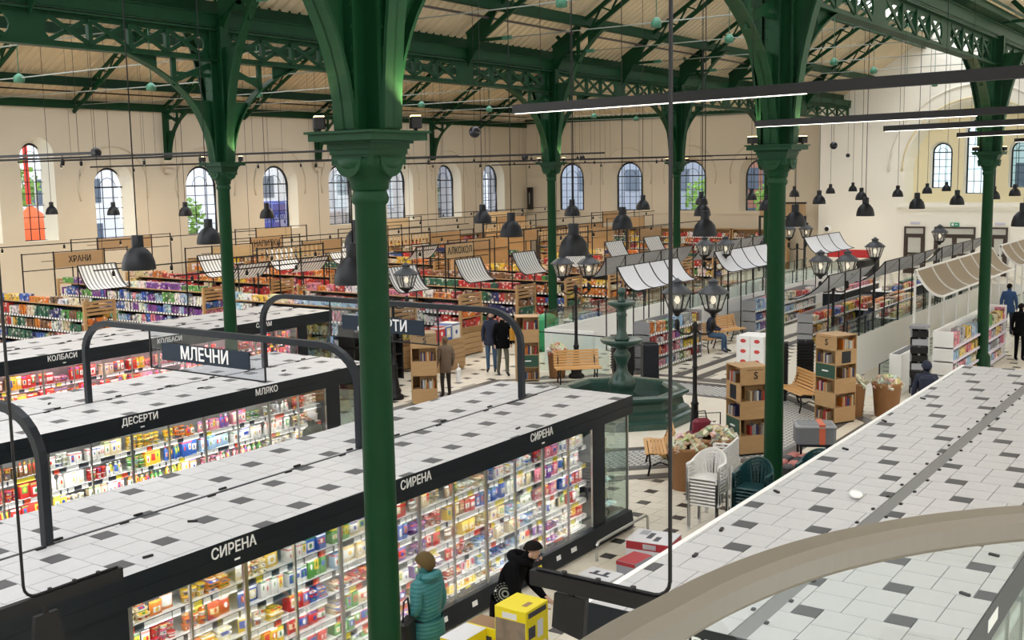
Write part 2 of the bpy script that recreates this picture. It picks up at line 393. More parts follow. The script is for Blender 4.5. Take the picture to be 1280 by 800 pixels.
def arch_window(p0, u, n, uc, wd, z0, z1, depth, cols=3, rows=6, label=None, gm=None):
    """glazing set back in an opening: frame, bars and glass"""
    p0, u, n = Vector(p0), Vector(u), Vector(n); WN[0] += 1
    root = struct(thing('window_%d' % WN[0], label or 'arched window with dark glazing bars', None, (0, 0, 0))) if False else ob('window_%d' % WN[0], None)
    root['kind'] = 'structure'; root['label'] = label or 'tall arched window with thin dark glazing bars'
    P = lambda a, z, d=0: p0+u*a+Vector((0, 0, z))-n*(depth-.04+d)
    rad = wd/2; zs = z1-rad; l, r = uc-rad, uc+rad
    arc = [P(uc-rad*math.cos(math.pi*i/12), zs+rad*math.sin(math.pi*i/12)) for i in range(13)]
    MB().tube([P(l, z0)]+arc+[P(r, z0), P(l, z0)], .045, sq=True).build('window_frame', BLACK, root)
    mb = MB()
    for i in range(1, cols):
        a = l+wd*i/cols; top = zs+math.sqrt(max(0, rad**2-(a-uc)**2)); mb.bar(P(a, z0), P(a, top), .028, .028)
    for j in range(1, rows):
        z = z0+(zs-z0)*j/(rows-1); mb.bar(P(l, z), P(r, z), .06 if j == rows-1 else .028, .06 if j == rows-1 else .028)
    mb.tube([P(uc-rad*.5*math.cos(math.pi*i/8), zs+rad*.5*math.sin(math.pi*i/8)) for i in range(9)], .014, 4)
    mb.build('glazing_bars', BLACK, root)
    mb = MB(); pts = [P(l, z0, .02)]+[p-n*.02 for p in arc]+[P(r, z0, .02)]
    mb.add(pts, [tuple(range(len(pts)))]); mb.build('glass', gm or WINDOWG, root)
    return root

# side wall (y = W)
lw = [(26.45-8, 1.5, 3.25, 7.45, 0), (24.0-8, 1.5, 3.25, 7.45, 0), (30.0-8, 1.95, 3.1, 6.45, 0)]+[(x-8, 2.35, 3.1, 6.5, 0) for x in (35.0, 39.7, 44.3, 48.9, 53.5, 58.1)]
arch_wall('wall_left', (8, W, 0), (1, 0, 0), (0, -1, 0), L-8, 9.2, lw, .5, [PLASTER, REVEAL])['label'] = 'long cream side wall with arched windows'
for uc, wd, z0, z1, _ in sorted(lw):
    arch_window((8, W, 0), (1, 0, 0), (0, -1, 0), uc, wd-.6 if wd > 2 else wd-.35, z0, z1-.3, .5, 3, 6 if z1 < 7 else 8)
# end wall (x = L), seen from inside; u runs towards smaller y
bw = [(W-y, 2.3, 3.25, 6.5, 0) for y in (38.2, 33.95, 29.65, 25.3)]
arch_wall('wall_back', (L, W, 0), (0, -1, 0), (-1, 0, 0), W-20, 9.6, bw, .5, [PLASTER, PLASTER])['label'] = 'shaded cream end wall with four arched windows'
for uc, wd, z0, z1, _ in bw: arch_window((L, W, 0), (0, -1, 0), (-1, 0, 0), uc, wd-.6, z0, z1-.3, .5, 4, 6)
# gable wall (x = G)
gy = 21.4
arch_wall('wall_gable', (G, gy, 0), (0, -1, 0), (-1, 0, 0), gy-2, 14.2,
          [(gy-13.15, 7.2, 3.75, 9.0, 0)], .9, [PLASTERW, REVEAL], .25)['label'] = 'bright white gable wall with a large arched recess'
struct(MB().box(G, L, gy-.02, gy, 0, 10.2).build('wall_pier', PLASTERW))
nw = [(gy-15.1, 1.15, 4.5, 6.95, 0), (gy-13.15, 1.6, 4.2, 8.2, 0), (gy-11.2, 1.15, 4.5, 6.95, 0)]
o = arch_wall('wall_niche', (G+.9, gy, 0), (0, -1, 0), (-1, 0, 0), gy-2, 9.6, nw, .35, [NICHE, REVEAL], .1)
o['label'] = 'yellow recess wall holding three arched windows'
for uc, wd, z0, z1, _ in nw: arch_window((G+.9, gy, 0), (0, -1, 0), (-1, 0, 0), uc, wd-.2, z0, z1-.1, .35, 4 if wd > 1.4 else 3, 6, 'arched window inside the yellow gable recess', GABLEG)
# sill and mouldings of the gable
mb = MB().box(G-.16, G+.05, 9.3, 17.0, 3.5, 3.62).box(G-.1, G+.05, 9.45, 16.85, 3.36, 3.5)
o = struct(mb.build('trim_1', PLASTERW)); o['label'] = 'moulded sill under the large arched recess'
mb = MB(); mb.tube([(G-.05, 13.15+4.4*math.cos(math.pi*i/24), 5.4+4.4*math.sin(math.pi*i/24)) for i in range(25)], .06, 6, smooth=True)
o = struct(mb.build('trim_2', PLASTERW)); o['label'] = 'arched hood moulding over the gable recess'
MB().tube([(G-.04, 13.15+3.72*math.cos(math.pi*i/24), 5.4+3.72*math.sin(math.pi*i/24)) for i in range(25)], .05, 6).build('trim_3', NICHE)['kind'] = 'structure'
# hood mouldings over the windows of the side and end wall
mb = MB()
for x in (30.0, 35.0, 39.7, 44.3, 48.9, 53.5, 58.1): mb.tube([(x+1.75*math.cos(math.pi*(i/16*1.2-.1)), W-.02, 5.35+1.75*math.sin(math.pi*(i/16*1.2-.1))) for i in range(17)], .04, 5)
o = struct(mb.build('trim_4', PLASTER)); o['label'] = 'hood mouldings over the side wall windows'
mb = MB()
for y in (38.2, 33.95, 29.65, 25.3): mb.tube([(L-.02, y+1.75*math.cos(math.pi*(i/16*1.2-.1)), 5.4+1.75*math.sin(math.pi*(i/16*1.2-.1))) for i in range(17)], .04, 5)
o = struct(mb.build('trim_5', PLASTER)); o['label'] = 'hood mouldings over the end wall windows'
mb = MB().box(L-.06, L+.02, 21.4, W, 3.05, 3.12); o = struct(mb.build('trim_6', PLASTER)); o['label'] = 'thin string course below the end wall windows'
# doors in the gable wall
DOORW = mat('dark_brown_door', (.045, .028, .02), .4)
PALEG = mat('door_painted_reflection', (.55, .55, .5), .15, .0)  # opaque pale tone paints a bright reflection into the door glass
def door(n, y0, y1, label, leaf=True):
    d = ob('door_%d' % n, None); d['kind'] = 'structure'; d['label'] = label; x = G-.02
    mb = MB().box(x-.08, x, y0, y0+.09, 0, 2.5).box(x-.08, x, y1-.09, y1, 0, 2.5).box(x-.08, x, y0+.09, y1-.09, 2.42, 2.5).box(x-.08, x, y0+.09, y1-.09, 2.02, 2.12)
    mb.build('door_frame', DOORW, d); MB().box(x-.03, x-.01, y0+.09, y1-.09, 2.12, 2.42).build('transom_glass', PALEG, d)
    k = 2 if y1-y0 > 1.5 else 1
    for i in range(k):
        a = y0+.09+(y1-y0-.18)*i/k; b = a+(y1-y0-.18)/k
        lf = MB().box(x-.06, x-.01, a, a+.12, 0, 2.02).box(x-.06, x-.01, b-.12, b, 0, 2.02).box(x-.06, x-.01, a+.12, b-.12, 0, .3).box(x-.06, x-.01, a+.12, b-.12, 1.0, 1.12).box(x-.06, x-.01, a+.12, b-.12, 1.92, 2.02).build('door_leaf', DOORW, d)
        MB().box(x-.04, x-.02, a+.12, b-.12, .3, 1.0).box(x-.04, x-.02, a+.12, b-.12, 1.12, 1.92).build('door_glass', PALEG, lf)
    return d
door(1, 15.57, 16.65, 'dark wooden door with glass coloured as a bright reflection below the recess')
door(2, 13.05, 15.1, 'wide double door under the green exit sign')
door(3, 11.5, 12.35, 'narrow dark door behind the green column')

# ---- roofs : corrugated sheets, one per bay
def roof_bays(name, xs, yA, zA, yB, zB, label, per=.33):
    root = ob(name, None); root['kind'] = 'structure'; root['label'] = label
    for x0, x1 in zip(xs[:-1], xs[1:]):
        mb = MB(); n = max(1, round((x1-x0)/per)); p = (x1-x0)/n; prof = []
        for i in range(n):
            a = x0+i*p; prof += [(a, .0), (a+p*.62, .0), (a+p*.72, .055), (a+p*.9, .055)]
        prof.append((x1, 0))
        k = len(prof); mb.add([(x, yA, zA+h) for x, h in prof]+[(x, yB, zB+h) for x, h in prof], [(i, i+1, k+i+1, k+i) for i in range(k-1)])
        mb.build('roof_sheet', SHEET, root)
    return root
NX = [3.4, 8.0, 12.6, 17.19, 21.78, 26.37, 30.96, 35.55, 40.14, 44.82, 49.5, 54.1, 61.0]
AX = [10.0, 14.5, 19.0, 23.6, 28.2, 32.8, 37.4, 42.3, 47.2, 51.8, 56.5, 61.8]
roof_bays('ceiling', NX, 20.3, 9.43, 15.6, 9.75+.63*4.2, 'cream corrugated ceiling of the nave, far slope')
roof_bays('ceiling', NX, 6.0, 9.43, 10.7, 9.75+.63*4.2, 'cream corrugated ceiling of the nave, near slope')
roof_bays('ceiling', AX, W+.2, 8.95, 34.6, 8.95+.56*7.1, 'cream corrugated ceiling over the side aisle')
roof_bays('ceiling', AX, 20.3, 9.4, 26.6, 8.95+.56*7.1, 'dark slope of the side aisle ceiling')
roof_bays('ceiling', [-3, 2, 7.26, 12, 16.65, 21, 26, 31.65, 37, 42, 48, 54, 61], 6.6, 9.5, -1.2, 13.87, 'corrugated ceiling over the near aisle')
roof_bays('ceiling', [-3, 2, 7.26, 12, 16.65, 21, 26, 31.65, 37, 42, 48, 54, 61], -14, 9.5, -6.2, 13.87, 'corrugated ceiling over the near aisle, outer slope')
# hipped end of the side aisle roof, falling towards the end wall
hp = ob('ceiling', None); hp['kind'] = 'structure'; hp['label'] = 'hipped end of the side aisle ceiling above the end wall'
for k in range(4):
    y0_, y1_ = 20.3+k*5.35, 20.3+(k+1)*5.35; mb = MB(); n = 16; p = (y1_-y0_)/n; prof = []
    for i in range(n): a = y0_+i*p; prof += [(a, 0), (a+p*.62, 0), (a+p*.72, .055), (a+p*.9, .055)]
    prof.append((y1_, 0)); q = len(prof)
    mb.add([(L+.1, y, 9.0+h) for y, h in prof]+[(L-7.4, y, 13.1+h) for y, h in prof], [(i, i+1, q+i+1, q+i) for i in range(q-1)]); mb.build('roof_sheet', SHEET, hp)
# glazed ridges
def ridge_glass(x0, x1, ya, za, yr, zr, yb, zb, lab):
    g = ob('skylight_glazing', None); g['kind'] = 'structure'; g['label'] = lab
    for a, z, nm in ((ya, za, 0), (yb, zb, 1)):
        MB().add([(x0, a, z), (x1, a, z), (x1, yr, zr), (x0, yr, zr)], [(0, 1, 2, 3)]).build('glass', SKYG, g)
        n = int((x1-x0)/2.3); mb = MB()
        for i in range(n+1): mb.bar((x0+(x1-x0)*i/n, a, z), (x0+(x1-x0)*i/n, yr, zr), .05, .08, upv=(1, 0, 0))
        mb.bar((x0, a, z), (x1, a, z), .08, .08); mb.build('glazing_bars', GREEN, g)
ridge_glass(3.4, 61, 15.6, 12.44, 13.15, 13.95, 10.7, 12.44, 'glazed ridge of the nave roof')
ridge_glass(10, 61.8, 34.6, 12.95, 30.6, 15.2, 26.6, 12.95, 'glazed ridge of the side aisle roof')
ridge_glass(-3, 61, -1.2, 13.9, -3.7, 15.2, -6.2, 13.9, 'glazed ridge of the near aisle roof')
# valley gutters closing the gap between neighbouring roofs
for y in (20.3, 6.3): o = struct(MB().box(-3, 61.8, y-.22, y+.3, 9.3, 9.62).build('trim_9', GREEN)); o['label'] = 'valley gutter between two roofs'
# walls the picture does not show
for nm, b in (('wall_near', (-3.4, 61.8, -14.4, -14, 0, 9.6)), ('wall_entry', (-3.4, -3, -14, 41.8, 0, 9.6)), ('wall_right', (61, 61.4, -14, 2, 0, 14))):
    o = struct(MB().box(*b).build(nm, PLASTERW)); o['label'] = 'plain cream wall outside the picture'
# ================================================================== green ironwork
C1, C2 = 6.5, 19.8
ROW1 = [7.26, 16.65, 31.65]; ROW2 = [17.19, 30.96, 40.14, 49.5]
def bez(p, q, r, n):
    p, q, r = Vector(p), Vector(q), Vector(r); return [p*(1-t)**2+q*2*t*(1-t)+r*t*t for t in [i/n for i in range(n+1)]]
def shaft_mesh():
    mb = MB()
    mb.lathe([(.26, 0), (.26, .12), (.22, .16), (.22, .5), (.19, .56), (.152, .62), (.150, 1.2), (.135, 5.36), (.155, 5.38), (.165, 5.42), (.15, 5.46), (.14, 5.5)], 24)
    return mb.mesh('shaft', GREEN)
def capital_mesh():
    mb = MB()
    mb.lathe([(.14, 5.48), (.165, 5.5), (.17, 5.56), (.2, 5.6), (.275, 5.68), (.3, 5.76)], 24)
    for k, (r, a, b) in enumerate(((.225, 5.70, 5.79), (.235, 5.79, 5.835), (.25, 5.835, 5.88), (.275, 5.88, 5.905))): mb.box(-r, r, -r, r, a, b)
    mb.box(-.36, .36, -.36, .36, 5.905, 5.965); mb.box(-.385, .385, -.385, .385, 5.965, 5.985)
    # half-round shields on the four sides
    for a in range(4):
        c, s = round(math.cos(a*math.pi/2)), round(math.sin(a*math.pi/2))
        pts = [(c*.235-s*.15*math.cos(math.pi*i/10), s*.235+c*.15*math.cos(math.pi*i/10), 5.77-.17*math.sin(math.pi*i/10)) for i in range(11)]
        mb.prism(pts, (c*.03, s*.03, 0))
    return mb.mesh('capital', GREEN)
def pier_mesh(top):
    mb = MB().box(-.06, .06, -.25, .25, 5.985, top).box(-.25, .25, -.06, .06, 5.985, top)
    for s in (-1, 1):
        mb.box(s*.25-.02, s*.25+.02, -.11, .11, 5.985, top); mb.box(-.11, .11, s*.25-.02, s*.25+.02, 5.985, top)
    for z in [6.1+.18*i for i in range(int((top-6.2)/.18))]:
        for sx in (-1, 1):
            for sy in (-.085, .085):
                mb.box(sx*.275-.006, sx*.275+.006, sy-.014, sy+.014, z, z+.028); mb.box(sy-.014, sy+.014, sx*.275-.006, sx*.275+.006, z, z+.028)
    return mb.mesh('pier', GREEN)
def bracket_mesh(reach, z0, z1, name='arch_bracket'):
    """curved T-flange with a web, leaving the pier towards +x"""
    mb = MB(); pts = bez((.29, 0, z0), (.37, 0, z0+(z1-z0)*.72), (reach, 0, z1), 14)
    n = len(pts); fl = .11; vs = []
    for i, p in enumerate(pts):
        d = (pts[min(i+1, n-1)]-pts[max(i-1, 0)]).normalized(); nrm = Vector((d.z, 0, -d.x))
        for t in (0, .035):
            for s in (-fl, fl): vs.append(p-nrm*t*1+Vector((0, s, 0)))
    fs = []
    for i in range(n-1):
        a, b = i*4, i*4+4
        fs += [(a, a+1, b+1, b), (a+2, b+2, b+3, a+3), (a, b, b+2, a+2), (a+1, a+3, b+3, b+1)]
    mb.add(vs, fs, 0, False)
    # web: solid low down, open panels above with a post and a strut
    k = 7; web = [(.2, 0, z0)]+[tuple(p) for p in pts[:k+1]]+[(.2, 0, pts[k].z)]
    mb.prism([(x, -.012, z) for x, y, z in web], (0, .024, 0))
    k2 = 11; mb.prism([(p.x, -.012, p.z) for p in pts[k2:]]+[(pts[k2].x, -.012, z1)], (0, .024, 0))
    px = pts[9]; mb.box(px.x-.06, px.x+.06, -.03, .03, px.z-.02, z1)
    mb.bar((.25, 0, z1-.1), (px.x, 0, px.z+.1), .05, .12); mb.bar((.2, 0, px.z+.25), (px.x, 0, px.z+.25), .04, .08)
    return mb.mesh(name, GREEN)
SHAFT, CAPI = shaft_mesh(), capital_mesh(); PIER = pier_mesh(8.95)
BRX = bracket_mesh(2.45, 6.0, 8.2); BRY = bracket_mesh(2.1, 6.0, 10.1)
flood = MB().rbox(-.05, .05, -.09, .09, -.05, .05, .01).bar((0, 0, -.05), (0, 0, -.075), .03, .03)
FLB = flood.mesh('floodlight', BLACK); FLL = MB().box(-.04, .04, -.08, .08, .05, .058).mesh('lens', WARM)
where = {(7.26, C1): 'large foreground green column in front of the cheese case', (16.65, C1): 'green iron column beside the stacked plastic chairs', (31.65, C1): 'green column standing behind the right tiled roof',
         (17.19, C2): 'green column rising behind the dairy case', (30.96, C2): 'green column behind the narrow tower bookcase and green bin', (40.14, C2): 'thin green column in front of the end wall windows', (49.5, C2): 'farthest green column beside the end wall'}
for y, row in ((C1, ROW1), (C2, ROW2)):
    for x in row:
        c = thing('column', where[(x, y)], 'column', (x, y, 0), 0, 'cast iron columns of the hall')
        ob('shaft', SHAFT, c); ob('capital', CAPI, c); ob('pier', PIER, c)
        for k in range(4): ob('arch_bracket', BRX if k % 2 == 0 else BRY, c, (0, 0, 0), k*math.pi/2)
        for i, (dx, dy, a) in enumerate(((-.29, .29, 2.4), (.29, -.29, -.8))):
            f = thing('floodlight', 'small black floodlight on the %s of the %s' % (('far corner', 'right corner', 'near corner')[i], where[(x, y)].split(' in ')[0].split(' behind')[0].split(' beside')[0].split(' rising')[0].split(' standing')[0]+(' by the chairs' if 16 < x < 17 else ' by the dairy case' if x < 18 and x > 17 else ' far right' if 31 < x < 32 else ' by the green bin' if 30 < x < 31 else '')), 'floodlight', (x+dx, y+dy, 6.06), a, 'floodlights on the column capitals')
            ob('housing', FLB, f); ob('lens', FLL, f)
# warm uplight of the floodlights
for (x, y) in ((7.26, C1), (16.65, C1), (17.19, C2), (31.65, C1), (30.96, C2)):
    for dx, dy in ((-.33, .30), (.2, -.38)):
        d = bpy.data.lights.new('floodlight_beam', 'SPOT'); d.energy = 70 if dx > 0 else 22; d.spot_size = R(110); d.color = (1, .78, .42); d.shadow_soft_size = .06
        l = bpy.data.objects.new('floodlight_beam', d); COL.objects.link(l); l.location = (x+dx, y+dy, 6.16); l.rotation_euler = (R(180), 0, 0)

# ---- lattice girders along the two column rows
def girder(y, xs, label):
    g = thing('lattice_girder', label, 'girder', (0, y, 0))
    a, b = xs[0], xs[-1]
    MB().box(a, b, -.14, .14, 8.2, 8.24).box(a, b, -.015, .015, 8.24, 8.33).build('bottom_chord', GREEN, g)
    MB().box(a, b, -.14, .14, 8.86, 8.90).box(a, b, -.015, .015, 8.76, 8.86).build('top_chord', GREEN, g)
    dg = {}
    for x0, x1 in zip(xs[:-1], xs[1:]):
        w_ = x1-x0; pl = .42
        n = 4; s = (w_-2*pl)/n
        for i in range(n):
            m0 = x0+pl+i*s; key = round(s, 3)
            if key not in dg:
                dg[key] = [MB().bar((0, 0, 8.31), (s, 0, 8.80), .03, .09).mesh('diagonal', GREEN), MB().bar((0, 0, 8.80), (s, 0, 8.31), .03, .09).mesh('diagonal', GREEN)]
            ob('diagonal', dg[key][0], g, (m0, .02, 0)); ob('diagonal', dg[key][1], g, (m0, -.02, 0))
            if i: MB().box(m0-.05, m0+.05, -.05, .05, 8.31, 8.80).build('post', GREEN, g)
        # plated panel at each truss foot, with curved inner corners
        for xx, sg in ((x0, 1), (x1, -1)):
            pts = [(xx, -.02, 8.24), (xx+sg*.62, -.02, 8.24)]+[(xx+sg*(.62-.26*math.sin(math.pi*t/6)), -.02, 8.24+.62*t/6) for t in range(1, 6)]+[(xx+sg*.62, -.02, 8.86), (xx, -.02, 8.86)]
            MB().prism(pts, (0, .04, 0)).build('gusset_plate', GREEN, g)
    MB().box(a, b, -.1, .1, 8.93, 8.97).box(a, b, -.12, -.08, 8.97, 9.22).box(a, b, -.16, -.04, 9.22, 9.25).build('eaves_beam', GREEN, g)
    return g
girder(C2, NX[1:], 'far green lattice girder carrying the nave eaves')
girder(C1, [7.26, 11.95, 16.65, 21.65, 26.65, 31.65, 36.4, 41.2, 46, 52, 61], 'near green lattice girder above the right columns')

# ---- roof trusses of the nave
def truss(x, y0, z0, yr, zr, label, group, dz=.62, n=8, foot=True):
    t = thing('roof_truss', label, 'roof truss', (x, 0, 0), 0, group)
    P = lambda k, up_: (0, y0+(yr-y0)*k, z0+(zr-z0)*k+up_)
    MB().bar(P(0, dz), P(1, dz), .12, .10, upv=(1, 0, 0)).build('top_chord', GREEN, t)
    MB().bar(P(0, -.05), P(1, 0), .14, .09, upv=(1, 0, 0)).build('bottom_chord', GREEN, t)
    web = MB()
    for i in range(1, n+1):
        a = i/(n+1); b = (i+.5)/(n+1)
        web.bar(P(a, .02), P(b, dz-.03), .05, .06, upv=(1, 0, 0)); web.bar(P(b, dz-.03), P(min(1, a+1/(n+1)), .02), .05, .06, upv=(1, 0, 0))
    web.build('web_members', GREEN, t)
    if foot:
        sg = 1 if yr > y0 else -1
        MB().prism([(-.02, y0, z0-.5), (-.02, y0, z0+dz), (-.02, *P(.16, dz)[1:]), (-.02, *P(.10, 0)[1:])], (.04, 0, 0)).build('foot_plate', GREEN, t)
    return t
for i, x in enumerate(NX[1:-1]):
    truss(x, C2-.12, 9.2, 13.2, 9.2+.63*6.45, 'nave roof truss, %s from the left along the far girder' % NTH[i], 'trusses of the far nave slope', .42)
    # tie rod across the nave with its king rod and coupling
    tr = thing('tie_rod', 'tie rod with pale green coupling across the nave, %s from the left' % NTH[i], 'tie rod', (x, 0, 0), 0, 'nave tie rods')
    MB().bar((0, C2-.2, 9.42), (0, 18.2, 9.42), .05, .09).build('rod_bracket', GREEN, tr)
    MB().tube([(0, 18.3, 9.42), (0, 13.2, 9.42), (0, C1+.2, 9.42)], .016, 6).build('rod', GREY_ROD, tr)
    MB().tube([(0, 13.6, 9.42), (0, 13.6, 13.2)], .012, 5).build('king_rod', GREENL, tr)
    MB().lathe([(.05, -.14), (.13, -.12), (.14, .02), (.10, .06), (.09, .1), (.03, .13)], 10, (0, 13.6, 9.42)).build('coupling', GREENL, tr)
    MB().box(-.05, .05, 18.15, 18.42, 9.37, 9.47).build('clevis', GREENL, tr)
for y, z, h, lab in ((18.45, 10.18, .3, 'lower purlin of the nave roof'), (15.9, 11.75, .3, 'upper purlin of the nave roof')):
    p = MB().box(8, 61, y-.03, y+.03, z, z+h).box(8, 61, y-.09, y+.09, z-.02, z); tag(p.build('purlin', GREEN), 'green '+lab, 'purlin')
o = MB().tube([(8, 18.9, 10.02), (61, 18.9, 10.02)], .035, 6).build('pipe', mat('grey_pipe', (.10, .085, .085), .5)); tag(o, 'dark grey pipe running below the nave purlin', 'pipe')

# ---- aisle roof: rafters, purlins, tie rods, wall brackets
for i, x in enumerate(AX[1:-1]):
    truss(x, W-.1, 8.52, 30.6, 8.52+.56*10.9, 'side aisle rafter truss, %s from the left above the window wall' % NTH[i], 'rafters of the side aisle', .35, 12, False)
    tr = thing('tie_rod', 'aisle tie rod with pale coupling, %s from the left' % NTH[i], 'tie rod', (x, 0, 0), 0, 'aisle tie rods')
    MB().tube([(0, W-.3, 8.75), (0, 30.4, 8.62), (0, C2+.1, 8.62)], .018, 6).build('rod', GREY_ROD, tr)
    MB().tube([(0, 30.4, 8.62), (0, 30.4, 14.6)], .014, 5).build('king_rod', GREENL, tr)
    MB().lathe([(.05, -.14), (.15, -.12), (.16, .02), (.11, .07), (.03, .13)], 10, (0, 30.4, 8.62)).build('coupling', GREENL, tr)
for y, z, h, lab in ((39.95, 9.42, .33, 'low dark purlin of the side aisle'), (37.1, 11.0, .36, 'high dark purlin of the side aisle')):
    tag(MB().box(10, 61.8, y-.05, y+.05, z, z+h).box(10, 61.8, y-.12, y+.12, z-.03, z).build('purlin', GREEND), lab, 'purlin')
tag(MB().tube([(10, 40.5, 9.22), (61.8, 40.5, 9.22)], .03, 5).build('pipe', BLACK), 'thin dark pipe under the low aisle purlin', 'pipe')
o = struct(MB().box(8, L, W-.12, W, 8.62, 8.95).build('trim_7', GREEN)); o['label'] = 'green wall plate along the top of the side wall'
o = struct(MB().box(L-.12, L, 20, W, 8.85, 9.15).build('trim_8', GREEN)); o['label'] = 'green wall plate along the top of the end wall'
BRW = bracket_mesh(1.7, 6.55, 8.6, 'arch_bracket')
for i, x in enumerate((14.1, 23.5, 32.8, 42.3, 51.8)):
    b = thing('wall_bracket', 'green arched wall bracket, %s along the side wall' % NTH[i], 'bracket', (x, W, 0), 0, 'arched brackets on the side wall')
    MB().box(-.1, .1, -.22, 0, 6.5, 8.62).build('post', GREEN, b)
    ob('arch_bracket', BRW, b, (0, 0, 0), -math.pi/2)
    MB().prism([(-.35, 0, 6.5), (.35, 0, 6.5), (.35, -.3, 6.5), (-.35, -.3, 6.5)], (0, 0, -.12)).prism([(-.27, 0, 6.38), (.27, 0, 6.38), (.27, -.24, 6.38), (-.27, -.24, 6.38)], (0, 0, -.2)).prism([(-.15, 0, 6.18), (.15, 0, 6.18), (.15, -.15, 6.18), (-.15, -.15, 6.18)], (0, 0, -.25)).build('corbel', PLASTER, b)
# ================================================================== refrigerated cases
PAL = {'red': (.55, .035, .03), 'blue': (.04, .12, .45), 'green': (.10, .32, .07), 'white': (.80, .79, .76), 'yellow': (.78, .52, .05), 'orange': (.72, .22, .03),
       'purple': (.20, .06, .33), 'cream': (.75, .62, .40), 'brown': (.25, .12, .05), 'pink': (.70, .22, .30), 'pale blue': (.35, .52, .72), 'dark green': (.03, .14, .08), 'grey': (.35, .35, .36), 'navy': (.03, .04, .16)}
def carton_m(): return MB().rbox(-.5, .5, -.5, .5, 0, 1, .02).mesh('carton', PACK)
def tub_m(): return MB().lathe([(.36, 0), (.40, .05), (.46, .78), (.5, .8), (.5, .97), (.46, 1)], 12).mesh('tub', PACK)
def bag_m():
    mb = MB(); n = 5; vs = []; 
    for s in (-1, 1):
        for j in range(n):
            for i in range(n):
                u, v = i/(n-1), j/(n-1); b = math.sin(math.pi*u)**.6*math.sin(math.pi*v)**.5
                vs.append((u-.5, s*.5*b*.9, v))
    fs = []
    for s in range(2):
        for j in range(n-1):
            for i in range(n-1):
                a = s*n*n+j*n+i; q = (a, a+1, a+n+1, a+n); fs.append(q if s == 0 else q[::-1])
    return mb.add(vs, fs, 0, True).mesh('bag', PACK)
def tray_m(): return MB().rbox(-.5, .5, -.5, .5, 0, .55, .08).rbox(-.42, .42, -.42, .42, .5, 1, .2).mesh('tray', PACK)
def bottle_m(): return MB().lathe([(.42, 0), (.5, .04), (.5, .55), (.42, .68), (.2, .82), (.2, .9), (.26, .9), (.26, 1)], 10).mesh('bottle', PACK)
PM = {'carton': carton_m(), 'tub': tub_m(), 'bag': bag_m(), 'tray': tray_m(), 'bottle': bottle_m()}
DIM = {'carton': ((.065, .12), (.08, .12), (.10, .19)), 'tub': ((.08, .11), (.08, .11), (.055, .09)), 'bag': ((.10, .15), (.06, .09), (.14, .20)), 'tray': ((.11, .16), (.12, .18), (.035, .06)), 'bottle': ((.07, .085), (.07, .085), (.17, .21))}
def stock(xa, xb, y0, z, clear, what, pal, shelf_txt, door_txt, case_txt, kinds, nsku=2, parent=None):
    """one shelf of one door: a few products, each with several facings"""
    x = xa+.02; span = (xb-xa-.04)/nsku
    for k in range(nsku):
        kind = rng.choice(kinds); cn = rng.choice(pal); c = PAL[cn]; dm = DIM[kind]
        wd, dp = rng.uniform(*dm[0]), rng.uniform(*dm[1]); h = min(rng.uniform(*dm[2]), clear-.02)
        if kind in ('carton', 'bag', 'bottle'): h = clear*rng.uniform(.68, .95)
        nf = max(1, round(span/(wd+.006))); st = (span-.008)/nf; wd = st-.006
        rows = 1 if h > clear*.5 else max(1, min(3, int((clear-.03)/h)))
        if kind in ('bag', 'bottle'): rows = 1
        lab = '%s %s %s, %s shelf, %s door of the %s' % (cn, what, kind, shelf_txt, door_txt, case_txt)
        lab = lab.replace('cheese cheese', 'cheese')
        for i in range(nf):
            for r in range(rows):
                jit = 1+rng.uniform(-.08, .08)
                o = ob(what.replace(' ', '_')+'_'+kind, PM[kind], None, (x+k*span+(i+.5)*st, y0+dp/2+rng.uniform(0, .05), z+.001+r*h), rng.uniform(-.05, .05), (wd, dp, h*.995), [min(1, q*jit) for q in c])
                tag(o, lab, kind, '%s %ss, %s shelf, %s door, %s' % (cn, kind, shelf_txt, door_txt, case_txt))

